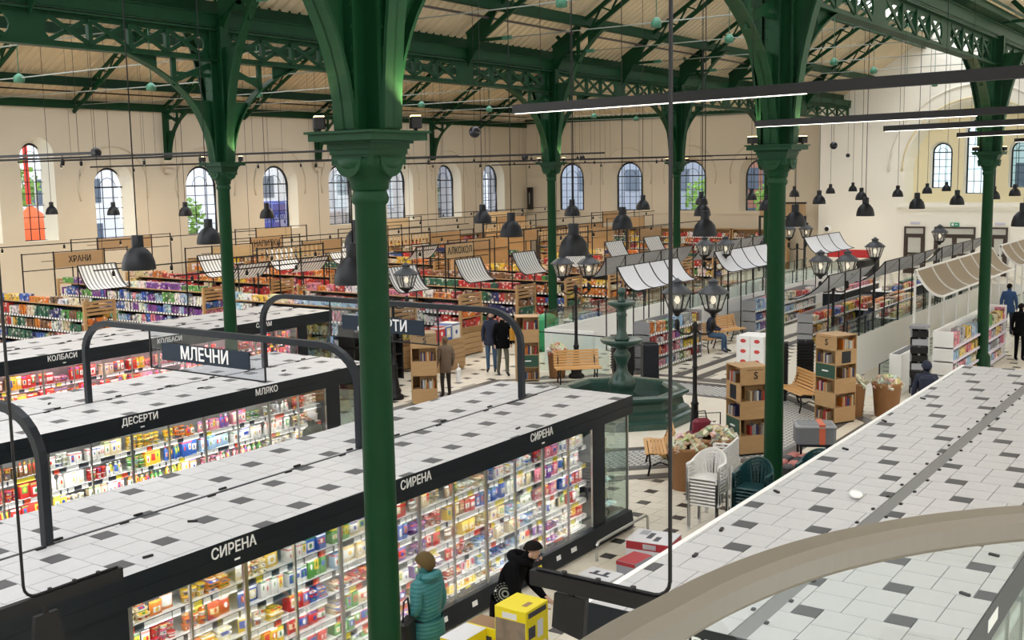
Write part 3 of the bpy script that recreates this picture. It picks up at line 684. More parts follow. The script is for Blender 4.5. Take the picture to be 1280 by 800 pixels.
TAGC = [('white', (.95, .95, .95))]*8+[('yellow', (.85, .70, .05))]+[('red', (.75, .08, .03))]+[('dark', (.04, .045, .06))]*2
TAGM = MB().box(-.05, .05, -.004, 0, -.03, .03).mesh('price_tag', PLAIN)
CLIP = MB().box(-.05, .05, -.012, .012, 0, .02).mesh('clip', BLACK)
def case(name_lab, x0, x1, yf, ys, yb, d0, nd, dw, shelves, what, pal, kinds, torg, texts, case_txt, slot=.05, tint=(1, .97, .92), power=14, top_n=None, end_glass=True):
    root = thing('refrigerated_case', name_lab, 'refrigerated case', (0, 0, 0), 0, 'refrigerated cases with tiled roofs')
    d1 = d0+nd*dw; H = 2.14
    # plinth, spine, ends, canopy
    mb = MB().prism([(x0, yf+.02, .02), (x1, yf+.02, .02), (x1, yf-.02, .08), (x0, yf-.02, .08)], (0, .001, 0))
    mb.add([(x0, yf+.1, 0), (x1, yf+.1, 0), (x1, yf-.02, .06), (x0, yf-.02, .06), (x1, yf+.02, .30), (x0, yf+.02, .30), (x1, yf+.2, .32), (x0, yf+.2, .32)], [(0, 1, 2, 3), (3, 2, 4, 5), (5, 4, 6, 7)])
    mb.add([(x1, yf+.1, 0), (x1, ys, 0), (x1, ys, .32), (x1, yf+.2, .32), (x1, yf+.02, .30), (x1, yf-.02, .06)], [(0, 1, 2, 3, 4, 5)])
    mb.box(x0, x1, ys, yb, 0, .32); mb.build('plinth', DARKM2, root)
    MB().box(x0, d1+.34, ys-.55, ys-.5, .32, 1.86).build('back_lining', INNER, root)
    MB().box(x0, d1+.34, ys-.5, yb-.1, .32, 1.86).build('rear_unit', DARKM2, root)
    MB().box(d1, d1+.34, yf+.06, ys, .30, 1.86).build('end_panel', DARKM, root)
    MB().box(x0, d0, yf+.06, ys-.5, .30, 1.86).build('end_panel', DARKM, root)
    mb = MB().box(x0, x1, yf, yb, 1.90, H-.002)
    mb.box(x0, x1, yf-.004, yf, 2.015, H+.012).box(x0, x1, yf-.004, yf+.0, 1.862, 2.0)
    mb.box(x0, x1, yf, yf+.3, 1.862, 1.90)
    mb.build('canopy', DARKM, root)
    MB().box(x0, x1, yf+.002, ys-slot/2, H-.002, H).box(x0, x1, ys+slot/2, yb-.002, H-.002, H).build('roof_bed', RJOINT, root)
    lay_tiles(root, pinwheel(x0, x1-.003, yf+.004, ys-slot/2, *torg, .009)+pinwheel(x0, x1-.003, ys+slot/2, yb-.004, *torg, .009), H, 'roof_tile', TILE_W, TILE_D, .011, [RTILE, RTILED])
    MB().box(x0, x1, ys-slot/2+.004, ys+slot/2-.004, H, H+.014).build('roof_channel', DARKM2 if slot < .1 else mat('grey_channel', (.20, .20, .20), .6), root)
    xx = x0+.5
    while xx < x1-.3:
        ob('clip', CLIP, root, (xx, ys-slot/2-.03, H+.011), 0); ob('clip', CLIP, root, (xx+.25, ys+slot/2+.03, H+.011), 0)
        if rng.random() < .5: ob('clip', CLIP, root, (xx+.4, rng.choice([yf+.25, yf+.75, ys+.5]), H+.011), rng.uniform(-1, 1))
        xx += rng.uniform(.9, 1.3)
    # doors
    stile = MB().box(-.011, .011, -.012, .018, .32, 1.86); hs = stile.mesh('stile', STEEL)
    pane = MB().box(.012, dw-.012, -.004, .004, .33, 1.85).mesh('pane', CLEAR)
    for k in range(nd):
        d = ob('door', hs, root, (d0+k*dw, yf+.08, 0)); ob('pane', pane, d)
        if k % 2 == 0: ob('handle', MB().box(-.022, .022, -.02, .0, .34, 1.84).mesh('handle', STEEL) if k == 0 else bpy.data.meshes['handle'], d)
    ob('door_jamb', hs, root, (d1, yf+.08, 0))
    if end_glass:
        MB().box(d1+.36, x1-.06, yf+.075, yf+.083, .34, 1.86).build('end_screen', GREENG, root)
        MB().box(x1-.06, x1-.035, yf+.06, yf+.09, .32, 1.86).box(x1-.06, x1-.035, ys-.1, ys-.07, .32, 1.86).build('screen_post', STEEL, root)
        MB().box(x1-.052, x1-.044, yf+.09, ys-.1, .34, 1.86).build('end_screen', GREENG, root)
    # shelves with price rails, tags and goods
    zs = list(shelves); tops = [1.84]+zs[:-1]
    for si, z in enumerate(zs):
        sh = MB().box(d0, d1, yf+.2, ys-.55, z-.022, z).build('shelf', SHELFW, root)
        MB().box(d0, d1, yf+.188, yf+.2, z-.062, z+.004).build('price_rail', mat('slate_rail', (.05, .06, .08), .4), sh)
        for k in range(nd):
            a, b = d0+k*dw+.02, d0+(k+1)*dw-.02
            nt_ = 6
            for i in range(nt_):
                ob('price_tag', TAGM, sh, (a+(i+.5)*(b-a)/nt_+rng.uniform(-.012, .012), yf+.187, z-.03), 0, (rng.uniform(.8, 1.25), 1, 1), rng.choice(TAGC)[1])
            if top_n is None or si < top_n:
                stock(a, b, yf+.21, z, min(.30, tops[si]-z-.05), what, pal[k % len(pal)] if isinstance(pal[0], list) else pal, ORD[si], NTH[k], case_txt, kinds, rng.choice([2, 2, 3]))
    for k in range(nd*2):
        if rng.random() < .55: o = ob('price_tag', TAGM, root, (d0+(k+rng.random())*dw/2, yf-.008, .19), 0, (1.1, 1, 1.1), rng.choice(TAGC[:10])[1]); o.rotation_euler[0] = R(-9)
    # shelf lighting
    for si, z in enumerate(tops):
        if top_n is not None and si >= top_n: continue
        d = bpy.data.lights.new('shelf_light', 'AREA'); d.shape = 'RECTANGLE'; d.size = d1-d0-.1; d.size_y = .03; d.energy = power; d.color = tint
        l = bpy.data.objects.new('shelf_light', d); COL.objects.link(l); l.location = ((d0+d1)/2, yf+.135, z-(.075 if si else .03)); l.rotation_euler = (R(40), 0, 0)
    for s, x, sz in texts: lettering(s, sz, TEXTW, root, (x, yf-.006, 2.055), (R(90), 0, 0), .92)
    for s, x, sz in texts[::2]: MB().box(x+.0, x+.07, yf-.006, yf-.003, 1.925, 1.945).build('small_label', TEXTW, root)
    return root
ZA = [1.58, 1.30, 1.03, .76, .52, .34]
mix1 = [['red', 'white', 'cream', 'orange'], ['orange', 'yellow', 'red', 'white'], ['yellow', 'cream', 'blue', 'white'], ['green', 'white', 'blue', 'red'], ['green', 'cream', 'pale blue', 'red'], ['blue', 'white', 'red', 'purple'],
        ['white', 'purple', 'red', 'cream'], ['brown', 'white', 'red', 'yellow'], ['blue', 'white', 'cream', 'pale blue'], ['pale blue', 'white', 'cream', 'white'], ['white', 'red', 'pink', 'purple'], ['white', 'red', 'cream', 'blue']]
A = case('long cheese case in the foreground lettered three times above its glass doors', 2.2, 15.1, 8.2, 9.57, 10.72, 5.86, 12, .677, ZA, 'cheese', mix1, ['carton', 'tub', 'bag', 'tray', 'carton'], (5.74, 9.16),
         [('СИРЕНА', 7.02, .15), ('СИРЕНА', 9.79, .15), ('СИРЕНА', 12.49, .15)], 'cheese case', power=12)
mix2 = [['red', 'purple', 'orange'], ['brown', 'orange', 'red'], ['orange', 'yellow', 'white'], ['red', 'cream', 'white'], ['yellow', 'green', 'orange'], ['orange', 'blue', 'yellow'], ['pale blue', 'pink', 'purple'], ['pink', 'green', 'white'], ['white', 'cream', 'white'], ['white', 'red', 'cream']]
Bc = case('middle dairy case marked for desserts and milk', 4.5, 15.45, 13.95, 15.28, 16.55, 7.4, 10, .69, [1.55, 1.24, .94, .64, .34], 'dairy', mix2, ['carton', 'tub', 'bottle', 'bag'], (9.3, 14.5),
          [('ДЕСЕРТИ', 10.28, .15), ('МЛЯКО', 12.82, .15)], 'dairy case', power=15, top_n=3)
mix3 = [['red', 'brown', 'pink'], ['pink', 'red', 'orange'], ['brown', 'red', 'cream'], ['red', 'yellow', 'pink']]
Cc = case('rear sausage and salami case', 8, 21.15, 20.4, 21.63, 22.85, 10.0, 14, .71, [1.5, 1.15, .8, .4], 'meat', mix3, ['bag', 'carton', 'carton', 'tray'], (14.2, 20.9),
          [('КОЛБАСИ', 13.26, .15), ('КОЛБАСИ', 15.94, .15), ('САЛАМ', 18.76, .15)], 'sausage case', power=27, top_n=3, tint=(1, .62, .64))
for i, (z, c) in enumerate(((.45, 'white'), (.85, 'cream'), (1.3, 'yellow'))):
    MB().box(14.36, 15.0, 8.42, 9.0, z-.02, z).build('end_shelf', GREENG, A)
    for k in range(3): tag(ob('cheese_carton', PM['carton'], None, (14.5+.17*k, 8.62+.05*k, z+.001), 0, (.15, .3, .17), [q*.9 for q in PAL[c]]), '%s carton on the %s glass shelf at the end of the cheese case' % (c, ('lower', 'middle', 'upper')[i]), 'carton', '%s cartons at the end of the cheese case' % c)
# steel bumper rail in front of the near corner
bp = MB().tube([(13.5, 7.93, 0)]+[(13.5+.08*(1-math.cos(t)), 7.93, .2+.08*math.sin(t)) for t in (0, .5, 1.0, 1.57)]+[(15.0, 7.93, .28)]+[(15.0+.08*math.sin(t), 7.93, .2+.08*math.cos(t)) for t in (.5, 1.0, 1.57)]+[(15.08, 7.93, 0)], .022, 8)
tag(bp.build('bumper_rail', STEEL), 'bent steel bumper rail on the floor before the cheese case', 'bumper rail')

# ---- the case on the right, seen mostly from above
D = thing('refrigerated_case', 'right foreground case with a wide grey channel along its tiled roof', 'refrigerated case', (0, 0, 0), 0, 'refrigerated cases with tiled roofs')
MB().box(7.45, 20.33, 1.73, 4.5, 1.84, 2.138).box(7.446, 7.45, 1.73, 4.5, 2.0, 2.15).build('canopy', DARKM, D)
MB().box(7.45, 20.33, 1.9, 4.4, 0, .32).build('plinth', DARKM2, D)
MB().box(7.5, 20.3, 2.75, 4.35, .32, 1.84).build('rear_unit', DARKM2, D)
MB().box(7.5, 20.3, 2.7, 2.75, .32, 1.84).build('back_lining', INNER, D)
for z in (.34, .7, 1.05, 1.4): MB().box(7.5, 20.3, 1.98, 2.7, z-.02, z).build('shelf', SHELFW, D)
for k in range(18):
    d = MB().box(-.011, .011, -.012, .018, .32, 1.84).build('door', STEEL, D, (7.5+k*.71, 1.82, 0)); MB().box(.012, .698, -.004, .004, .33, 1.83).build('pane', GREENG, d)
MB().box(7.45, 20.33, 1.74, 3.1, 2.138, 2.14).box(7.45, 20.33, 3.25, 4.44, 2.138, 2.14).build('roof_bed', RJOINT, D)
lay_tiles(D, pinwheel(7.455, 20.32, 1.74, 3.1, 11.53, 3.93, .009)+pinwheel(7.455, 20.32, 3.25, 4.44, 11.53, 3.93, .009), 2.14, 'roof_tile', TILE_W, TILE_D, .011, [RTILE, RTILED])
MB().box(7.45, 20.33, 3.105, 3.245, 2.135, 2.142).build('roof_channel', MATS['grey_channel'] if 'grey_channel' in MATS else mat('grey_channel', (.20, .20, .20), .6), D)
MB().box(7.45, 20.33, 4.445, 4.5, 2.138, 2.155).build('roof_edge', WHITEP, D)
for i in range(24):
    x = 7.8+i*.52; ob('clip', CLIP, D, (x, 3.08, 2.15), 0, (.4, 1.2, .8)); ob('clip', CLIP, D, (x+.2, 3.27, 2.15), 0, (.4, 1.2, .8))
for x, y, a in ((8.9, 4.2, .1), (9.7, 4.3, .2), (11.2, 4.33, .9), (13.4, 4.3, 1), (15.2, 4.35, .8), (17, 4.3, 1), (9.2, 1.95, 1.2), (10.3, 1.95, 1.3)): ob('clip', CLIP, D, (x, y, 2.151), a, (.9, 1.2, 1))
lettering('СИРЕНА', .17, TEXTW, D, (7.443, 3.45, 2.0), (R(90), 0, R(-90)))
MB().box(9.0, 9.35, 1.722, 1.728, 1.95, 2.05).build('fascia_label', WHITEP, D)
d = bpy.data.lights.new('shelf_light', 'AREA'); d.shape = 'RECTANGLE'; d.size = 12; d.size_y = .04; d.energy = 40
l = bpy.data.objects.new('shelf_light', d); COL.objects.link(l); l.location = (13.9, 1.9, 1.8); l.rotation_euler = (R(38), 0, 0)
# crumpled paper left on the roof
mb = MB(); mb.sphere((0, 0, 0), .09, 9, 6, 0, (1.5, .8, .35)); o = mb.build('crumpled_paper', WHITEP, None, (11.45, 3.55, 2.185), .4)
tag(o, 'crumpled white paper lying on the right tiled roof', 'paper')

# ---- arches over the aisles between the cases, with hanging glass signs
SIGNN = mat('navy_sign', (.012, .022, .038), .5, spec=.25)
SMOKE = glass('smoked_sign_glass', (.86, .88, .9), .15)
def aisle_arch(x, ya, yb, z0, z1, label, sign=None, ys=None):
    a = thing('sign_arch', label, 'arch', (x, 0, 0), 0, 'arches over the aisles'); r = .62; pts = [(0, ya, z0)]
    pts += [(0, ya-r*(1-math.cos(t)), z1-r*.8+r*.8*math.sin(t)) for t in [math.pi/2*i/7 for i in range(8)]]
    pts += [(0, yb+r*(1-math.cos(t)), z1-r*.8+r*.8*math.sin(t)) for t in [math.pi/2*i/7 for i in range(7, -1, -1)]]+[(0, yb, z0)]
    MB().tube(pts, .042, sq=True, upv=(1, 0, 0)).build('arch_tube', DARKM2, a)
    if sign:
        p = MB().box(-.006, .006, ys[1], ys[0], 2.86, z1-.02).build('sign_glass', SMOKE, a)
        MB().bar((0, ys[0], 2.86), (0, ys[0], z1), .02, .02).bar((0, ys[1], 2.86), (0, ys[1], z1), .02, .02).bar((0, ys[0], 2.86), (0, ys[1], 2.86), .015, .02).build('sign_frame', BLACK, a)
        bd = MB().box(-.03, -.008, ys[1]+.28, ys[0]-.3, 3.0, 3.25).build('sign_board', SIGNN, a)
        lettering(sign, .26, TEXTW, bd, (-.034, (ys[0]+ys[1])/2-.02, 3.125), (R(90), 0, R(-90)), .9)
    return a
aisle_arch(10.35, 15.3, 9.58, 2.15, 3.45, 'dark arch over the aisle carrying the white lettered dairy sign', 'МЛЕЧНИ', (13.7, 11.27))
aisle_arch(14.05, 15.3, 9.58, 2.15, 3.5, 'farther dark arch whose lettered sign is half hidden by the column', 'ДЕСЕРТИ', (13.6, 11.2))
aisle_arch(5.93, 15.3, 9.58, 2.15, 3.45, 'nearest dark arch leaving the picture at the left edge')
# ================================================================== hanging lamps, tracks, speakers
def roofz(x, y):
    if y > C2: return 9.6+.56*min(y-C2, W-y)*.95
    if y > C1: return 10.0+.63*min(C2-y, y-C1)
    return 10.5
PSH = MB().lathe([(.225, 0), (.226, .03), (.215, .11), (.185, .2), (.13, .27), (.085, .305), (.08, .31)], 28, cap=False).lathe([(.21, .01), (.2, .1), (.17, .19), (.12, .25), (.02, .27)], 28, cap=False).mesh('shade', BLACKM)
PNE = MB().lathe([(.078, .29), (.08, .31), (.08, .46), (.07, .47)], 20).mesh('neck', BLACKM)
PBU = MB().lathe([(.01, .10), (.05, .11), (.06, .15), (.04, .22)], 12).mesh('bulb', BULB)
PEND = [(9.32, 8.63), (14.07, 8.62), (19.18, 8.88), (23.02, 8.57), (28.51, 8.77), (33.76, 8.88), (37.45, 8.61), (43.88, 8.81), (48.5, 8.95), (24.11, 4.27),
        (9.58, 12.82), (14.32, 13.15), (17.83, 12.34), (21.14, 11.72), (27.8, 12.95), (32.02, 12.82), (38.15, 13.35), (43.05, 13.41), (47.76, 13.36), (53.45, 13.62), (58.59, 14.0),
        (14.03, 16.64), (22.68, 16.57), (27.17, 16.69), (32.26, 17.12), (37.13, 17.33), (43.26, 17.98), (48.28, 18.03), (54.38, 18.47), (59.4, 18.97),
        (24.97, 38.45), (24.85, 34.51), (24.81, 30.54), (23.83, 25.55)]
PW = {(9.58, 12.82): 'big black dome pendant nearest on the left before the dark arch', (14.07, 8.62): 'big black dome pendant right of the far green column', (14.03, 16.64): 'black dome pendant beside the green column of the dairy case',
      (9.32, 8.63): 'black dome pendant half hidden by the foreground column, lower one', (14.32, 13.15): 'black dome pendant half hidden by the foreground column, upper one', (24.11, 4.27): 'black dome pendant cut off by the right edge'}
for (x, y) in PEND:
    row = 'near' if y < 10 else 'middle' if y < 15 else 'far' if y < 20 else 'side aisle'
    same = sorted([p for p in PEND if (p[1] < 10) == (y < 10) and (p[1] < 15) == (y < 15) and (p[1] < 20) == (y < 20)], key=(lambda p: p[0]) if y < 20 else (lambda p: -p[1]))
    lab = PW.get((x, y), 'black dome pendant lamp, %s in the %s row of pendants' % (NTH[same.index((x, y))], row))
    p = thing('pendant_lamp', lab, 'pendant lamp', (x, y, 4.4), 0, 'black dome pendants')
    ob('shade', PSH, p); ob('neck', PNE, p); ob('bulb', PBU, p)
    MB().tube([(0, 0, .46), (0, 0, roofz(x, y)-4.4)], .009, 5).build('cord', BLACK, p)
# linear lamps over the near aisle
for i, (p, q, lit, lab) in enumerate((((10.15, 6.96), (9.25, 1.68), .66, 'nearest long black linear lamp with a lit strip'), ((16.29, 6.71), (15.39, 2.77), .85, 'second long black linear lamp crossing the green column'),
                                      ((20.49, 6.0), (19.55, 3.52), 1.2, 'third black linear lamp before the gable'), ((26.37, 6.1), (25.26, 4.53), 1.6, 'fourth shorter looking black linear lamp'), ((33.6, 6.25), (32.4, 4.7), 1.6, 'farthest black linear lamp at the right edge'))):
    p, q = Vector((*p, 0)), Vector((*q, 0)); d = (q-p); ln = d.length; d.normalize(); full = 8.5
    t = thing('linear_lamp', lab, 'linear lamp', (p.x, p.y, 6.3), math.atan2(d.y, d.x), 'linear lamps over the near aisle')
    MB().box(0, full, -.03, .03, -.045, .05).build('housing', BLACK, t); MB().box(.02, ln*lit, -.011, .011, -.052, -.045).build('light_strip', LED, t)
    for yy in (.4, 3.0, 6.5):
        w_ = p+d*yy; zz = min(12, 9.6+.55*abs(6.4-w_.y)); MB().tube([(yy, 0, .05), (yy, 0, zz-6.3)], .004, 4).build('hanger', BLACK, t)
SPOT = MB().lathe([(.035, -.08), (.045, 0), (.04, .05), (.02, .07)], 8).bar((0, 0, .06), (0, 0, .14), .015, .015).mesh('spot_head', BLACK)
SPL = MB().lathe([(.005, -.083), (.034, -.082)], 8, cap=False).mesh('spot_lens', SPOTL)
for i, x in enumerate((14.5, 19.0, 23.6, 28.2, 32.8, 37.4, 42.3, 47.2, 51.8, 56.5)):
    ya, yb = (21.5, 40.5) if i % 2 else (20.6, 38.2)
    t = thing('lighting_track', 'black lighting track over the side aisle, %s from the left' % NTH[i], 'lighting track', (x, 0, 6.2+.08*(i % 3)), 0, 'lighting tracks over the side aisle')
    MB().box(-.022, .022, ya, yb, -.03, .03).build('track', BLACK, t)
    for k in range(4):
        yy = ya+1.2+k*(yb-ya-2)/3.4
        s = ob('spot_head', SPOT, t, (0, yy, -.17), 0); ob('spot_lens', SPL, s)
        MB().tube([(0, yy-.6, 0), (0, yy-.6, roofz(x, yy-.6)-6.2)], .006, 4).build('hanger', BLACK, t)
for i, (x, y, ln, e) in enumerate(((21, 33.5, 12, 260), (30, 33.5, 12, 300), (39, 33.5, 12, 290), (48, 33, 12, 240), (54, 30, 12, 120), (27, 24.5, 7, 170), (34, 24.5, 7, 190), (41, 24.5, 7, 190), (48, 24.5, 7, 170))):
    d = bpy.data.lights.new('track_light', 'AREA'); d.shape = 'RECTANGLE'; d.size = .12; d.size_y = ln; d.energy = e; d.color = (1, .80, .56)
    l = bpy.data.objects.new('track_light', d); COL.objects.link(l); l.location = (x, y, 6.1)
for (x, y) in PEND:
    d = bpy.data.lights.new('pendant_light', 'SPOT'); d.energy = 26; d.spot_size = R(120); d.spot_blend = .5; d.color = (1, .88, .70); d.shadow_soft_size = .08
    l = bpy.data.objects.new('pendant_light', d); COL.objects.link(l); l.location = (x, y, 4.42)
# ball speakers
BALL = MB().sphere((0, 0, 0), .11, 16, 10).mesh('ball', mat('gloss_black', (.012, .012, .02), .15))
for x, y, z, r, lab in ((16.97, 12.54, 6.4, 1, 'black ball speaker hanging between the foreground and far columns'), (19.28, 27.39, 6.4, 1.35, 'black ball speaker hanging before the left windows'), (45.07, 30.32, 6.4, 1.5, 'black ball speaker near the corner of the walls'),
                        (49.59, 29.81, 6.4, 1.2, 'small black ball speaker right of the far column'), (38.31, 12.93, 6.4, 1.2, 'black ball speaker before the gable wall'), (52.4, 17.0, 6.22, .9, 'tiny black ball speaker low on the gable wall')):
    s = thing('ball_speaker', lab, 'speaker', (x, y, z)); ob('ball', BALL, s, None, 0, (r, r, r)); MB().tube([(0, 0, .1), (0, 0, roofz(x, y)-z)], .006, 4).build('cord', BLACK, s)
# wall loudspeaker, camera, exit sign
ls = thing('column_loudspeaker', 'slim black column loudspeaker in the corner of the cream walls', 'loudspeaker', (L-.3, W-.5, 3.3)); MB().rbox(-.13, .13, -.17, .17, 0, 1.45, .03).build('cabinet', BLACK, ls); MB().box(-.135, -.13, -.05, .0, .35, 1.1).build('badge', mat('grey_badge', (.4, .4, .4)), ls)
cm = thing('security_camera', 'round black and white camera on the gable wall', 'camera', (G-.12, 20.8, 2.31)); MB().sphere((0, 0, 0), .2, 14, 10).build('housing', WHITEP, cm); MB().sphere((-.12, 0, 0), .13, 12, 8).build('lens', BLACK, cm)
ex = thing('exit_sign', 'small green exit sign above the double door', 'sign', (G-.06, 14.08, 2.62)); MB().box(-.03, .03, -.22, .22, -.1, .1).build('panel', mat('exit_green', (.02, .16, .09), .5, emit=(.02, .25, .14), es=.4), ex)
MB().box(-.036, -.03, .05, .16, -.06, .06).box(-.036, -.03, -.14, -.02, -.02, .02).build('pictogram', TEXTW, ex)
for y, w_ in ((16.1, .5), (11.9, .5)): tag(MB().box(G-.04, G, y-w_/2, y+w_/2, 2.62, 2.74).build('notice_strip', mat('pale_notice', (.6, .6, .72))), 'pale notice strip above the %s door' % ('left' if y > 14 else 'right'), 'notice')
sh = thing('shop_sign', 'brown shop board with black letters beside the gable pier', 'sign', (59.0, 22.6, 0)); MB().box(-.05, .05, -1.2, 1.4, 3.1, 3.75).build('board', SIGNW, sh); MB().box(-.06, .06, -1.25, 1.45, 3.75, 3.85).box(-.06, .06, -1.25, 1.45, 3.0, 3.1).build('rail', BLACK, sh); MB().box(-.05, .05, -1.25, -1.15, 0, 3.0).build('post', BLACK, sh); MB().box(-.05, .05, 1.35, 1.45, 0, 3.0).build('post', BLACK, sh)
lettering('МВО', .42, TEXTK, sh, (-.07, -.5, 2.75), (R(90), 0, R(-90)))

# ================================================================== grocery shelves of the side aisle
PV = list(PAL.values())
THEME = {'mixed': [PAL[k] for k in ('red', 'orange', 'yellow', 'green', 'cream', 'brown', 'blue', 'white', 'dark green', 'navy', 'red', 'brown')], 'warm': [PAL[k] for k in ('red', 'orange', 'yellow', 'orange', 'brown', 'cream')], 'dark': [PAL[k] for k in ('brown', 'dark green', 'navy', 'red', 'brown', 'cream')],
         'cool': [PAL[k] for k in ('blue', 'pale blue', 'white', 'green', 'purple', 'pink')], 'red': [PAL[k] for k in ('red', 'red', 'white', 'pink', 'orange')], 'pastel': [PAL[k] for k in ('white', 'pink', 'pale blue', 'cream', 'yellow', 'grey')]}
def facings(mb, axis, a, b, f, s, z, clear, theme, wmin=.065, wmax=.14):
    """a row of packs along x or y; f = front coordinate, s = direction into the shelf"""
    t = a+.02
    while t < b-.08:
        w_ = rng.uniform(wmin, wmax); h = clear*rng.uniform(.6, .98); c = rng.choice(theme); k = rng.randint(2, 5); d = rng.uniform(.16, .28)
        for i in range(k):
            if t+w_ > b: t = b; break
            h2 = h*rng.uniform(.96, 1); cc = tuple(min(1, q*rng.uniform(.68, .9)) for q in c); o1 = rng.uniform(0, .04)
            f0, f1 = sorted((f+s*o1, f+s*(o1+d)))
            if axis == 'y': mb.box(f0, f1, t, t+w_-.008, z, z+h2, 0, cc, False)
            else: mb.box(t, t+w_-.008, f0, f1, z, z+h2, 0, cc, False)
            t += w_
RAILW = stripes('dashed_price_rail', (.80, .80, .78), (.03, .03, .035), 1, .15, .62, .5); RAILX = stripes('dashed_price_rail_long', (.82, .82, .80), (.05, .05, .06), 0, .15, .68, .5)
GSH = mat('dark_shelf', (.02, .02, .022), .5)
def gondola(x, y0, y1, lab, theme, h=1.95, wd=1.15, endlab=None):
    g = thing('grocery_gondola', lab, 'shelf unit', (x, 0, 0), 0, 'grocery gondolas with oak ends')
    MB().box(.05, wd-.05, y0+.1, y1-.1, 0, .14).build('base', BLACK, g)
    MB().box(wd/2-.02, wd/2+.02, y0+.1, y1-.1, .14, h-.1).build('back_panel', GSH, g)
    zs = [.16, .58, .98, 1.36]
    pk = MB()
    for z in zs:
        sh = MB().box(.08, wd/2-.02, y0+.1, y1-.1, z-.03, z).box(wd/2+.02, wd-.08, y0+.1, y1-.1, z-.03, z).build('shelf', GSH, g)
        MB().box(.06, .08, y0+.1, y1-.1, z-.05, z+.01).box(wd-.08, wd-.06, y0+.1, y1-.1, z-.05, z+.01).build('price_rail', RAILW, sh)
        facings(pk, 'y', y0+.12, y1-.12, .1, 1, z, .33 if z < 1.3 else .36, theme)
        facings(pk, 'y', y0+.12, y1-.12, wd-.1, -1, z, .33 if z < 1.3 else .36, theme)
    # top goods
    facings(pk, 'y', y0+.12, y1-.12, .12, 1, 1.80, .26, theme, .15, .3)
    MB().box(.1, wd-.1, y0+.1, y1-.1, 1.77, 1.80).build('top_board', OAK, g)
    for yy, nm in ((y0, 'near'), (y1-.06, 'far')):
        e = MB().box(0, .09, yy, yy+.07, 0, h).box(wd-.09, wd, yy, yy+.07, 0, h).build('end_frame', OAK, g)
        for i in range(4): MB().box(.09, wd-.09, yy+.01, yy+.05, h-.09-.12*i, h-.01-.12*i).build('slat', OAKX, e) if yy == y0 or i < 2 else None
        for i in range(5): MB().box(.09, wd-.09, yy+.0, yy+.05, .05+.17*i, .05+.17*i+.155).build('plank', OAKX, e) if yy == y0 else None
    # end display between frame posts
    MB().box(.09, wd-.09, y0-.12, y0+.06, .90, .93).build('end_shelf', OAK, g)
    facings(pk, 'x', .12, wd-.12, y0-.1, 1, .93, .30, theme, .16, .26)
    facings(pk, 'x', .12, wd-.12, y0-.02, 1, 1.22, .24, theme, .16, .26)
    MB().box(.09, wd-.09, y0-.04, y0+.06, 1.19, 1.22).build('end_shelf', OAK, g)
    p = pk.build('grocery_packages', PACKA, None, (x, 0, 0)); tag(p, 'packages crowding the shelves of the '+lab, 'groceries', None, 'stuff')
    return g
def canvas(mb, x0, x1, yt, zt, yb, zb, n=10, th=.012):
    top, bot = [], []
    for i in range(n+1):
        t = i/n; y = yt+(yb-yt)*t; z = zb+(zt-zb)*(1-t)**2.1; top.append((y, z)); bot.append((y, z-th))
    k = n+1
    vs = [(x, y, z) for x in (x0, x1) for y, z in top]+[(x, y, z) for x in (x0, x1) for y, z in bot]
    fs = [(i, i+1, k+i+1, k+i) for i in range(n)]+[(2*k+i, 3*k+i, 3*k+i+1, 2*k+i+1) for i in range(n)]
    mb.add(vs, fs, 0, True); return top
def awning(x0, x1, yt, zt, yb, zb, n, label, group, cm=AWN, fr=BLACK, floor_z=0, posts=True, width=.025, cat='awning'):
    a = thing('market_awning', label, cat, (x0, 0, 0), 0, group); w_ = (x1-x0)/n
    for i in range(n):
        mb = MB(); prof = canvas(mb, .012, w_-.012, yt, zt, yb, zb); mb.build('canvas', cm, a, (i*w_, 0, 0))
    ribs = MB().mesh if False else None
    for i in range(n+1): MB().tube([(0, y, z+.004) for y, z in prof], width*.6, sq=True, upv=(1, 0, 0)).build('rib', fr, a, (i*w_, 0, 0))
    MB().bar((0, yt, zt), (x1-x0, yt, zt), width, width).bar((0, yb, zb), (x1-x0, yb, zb), width, width).build('rail', fr, a)
    if posts:
        for i in range(0, n+1):
            MB().bar((i*w_, yt, floor_z), (i*w_, yt, zt), width*1.2, width*1.2).build('post', fr, a)
    return a
th = ['mixed', 'warm', 'cool', 'red', 'dark', 'pastel', 'mixed', 'warm']
for i, x in enumerate((23.9, 27.14, 30.25, 33.3, 36.4, 39.5, 42.6, 45.7)):
    gondola(x, 20.75, 27.8, 'drinks gondola in the front block, %s from the left' % NTH[i], THEME[['pastel', 'red', 'dark', 'mixed', 'warm', 'dark', 'warm', 'mixed'][i]])
    if i < 6: awning(x+.1, x+1.45, 21.0, 3.02, 20.42, 2.32, 1, 'striped awning over the end of the front block, %s from the left' % NTH[i], 'striped awnings at the gondola ends', floor_z=1.9)
for i, x in enumerate((16.2, 20.4, 25.0, 28.1, 31.2, 34.4, 37.6, 40.8, 44)):
    gondola(x, 30.1, 38.5, 'grocery gondola in the rear block, %s from the left' % NTH[i], THEME[['dark', 'mixed', 'cool', 'warm', 'red', 'mixed', 'warm', 'mixed', 'dark'][i]])
    if i < 5: awning(x+.05, x+1.4, 30.35, 3.05, 29.7, 2.32, 1, 'striped awning over the rear block, %s from the left' % NTH[i], 'striped awnings at the gondola ends', floor_z=1.9)
for i, (x, y) in enumerate(((27.2, 27.8), (30.3, 27.8), (24.4, 27.8), (33.4, 27.8))):
    awning(x, x+1.35, y-.2, 2.86, y+.45, 2.36, 1, 'striped awning hanging away from us, %s at the back of the front block' % NTH[i], 'striped awnings seen from behind', floor_z=1.9)
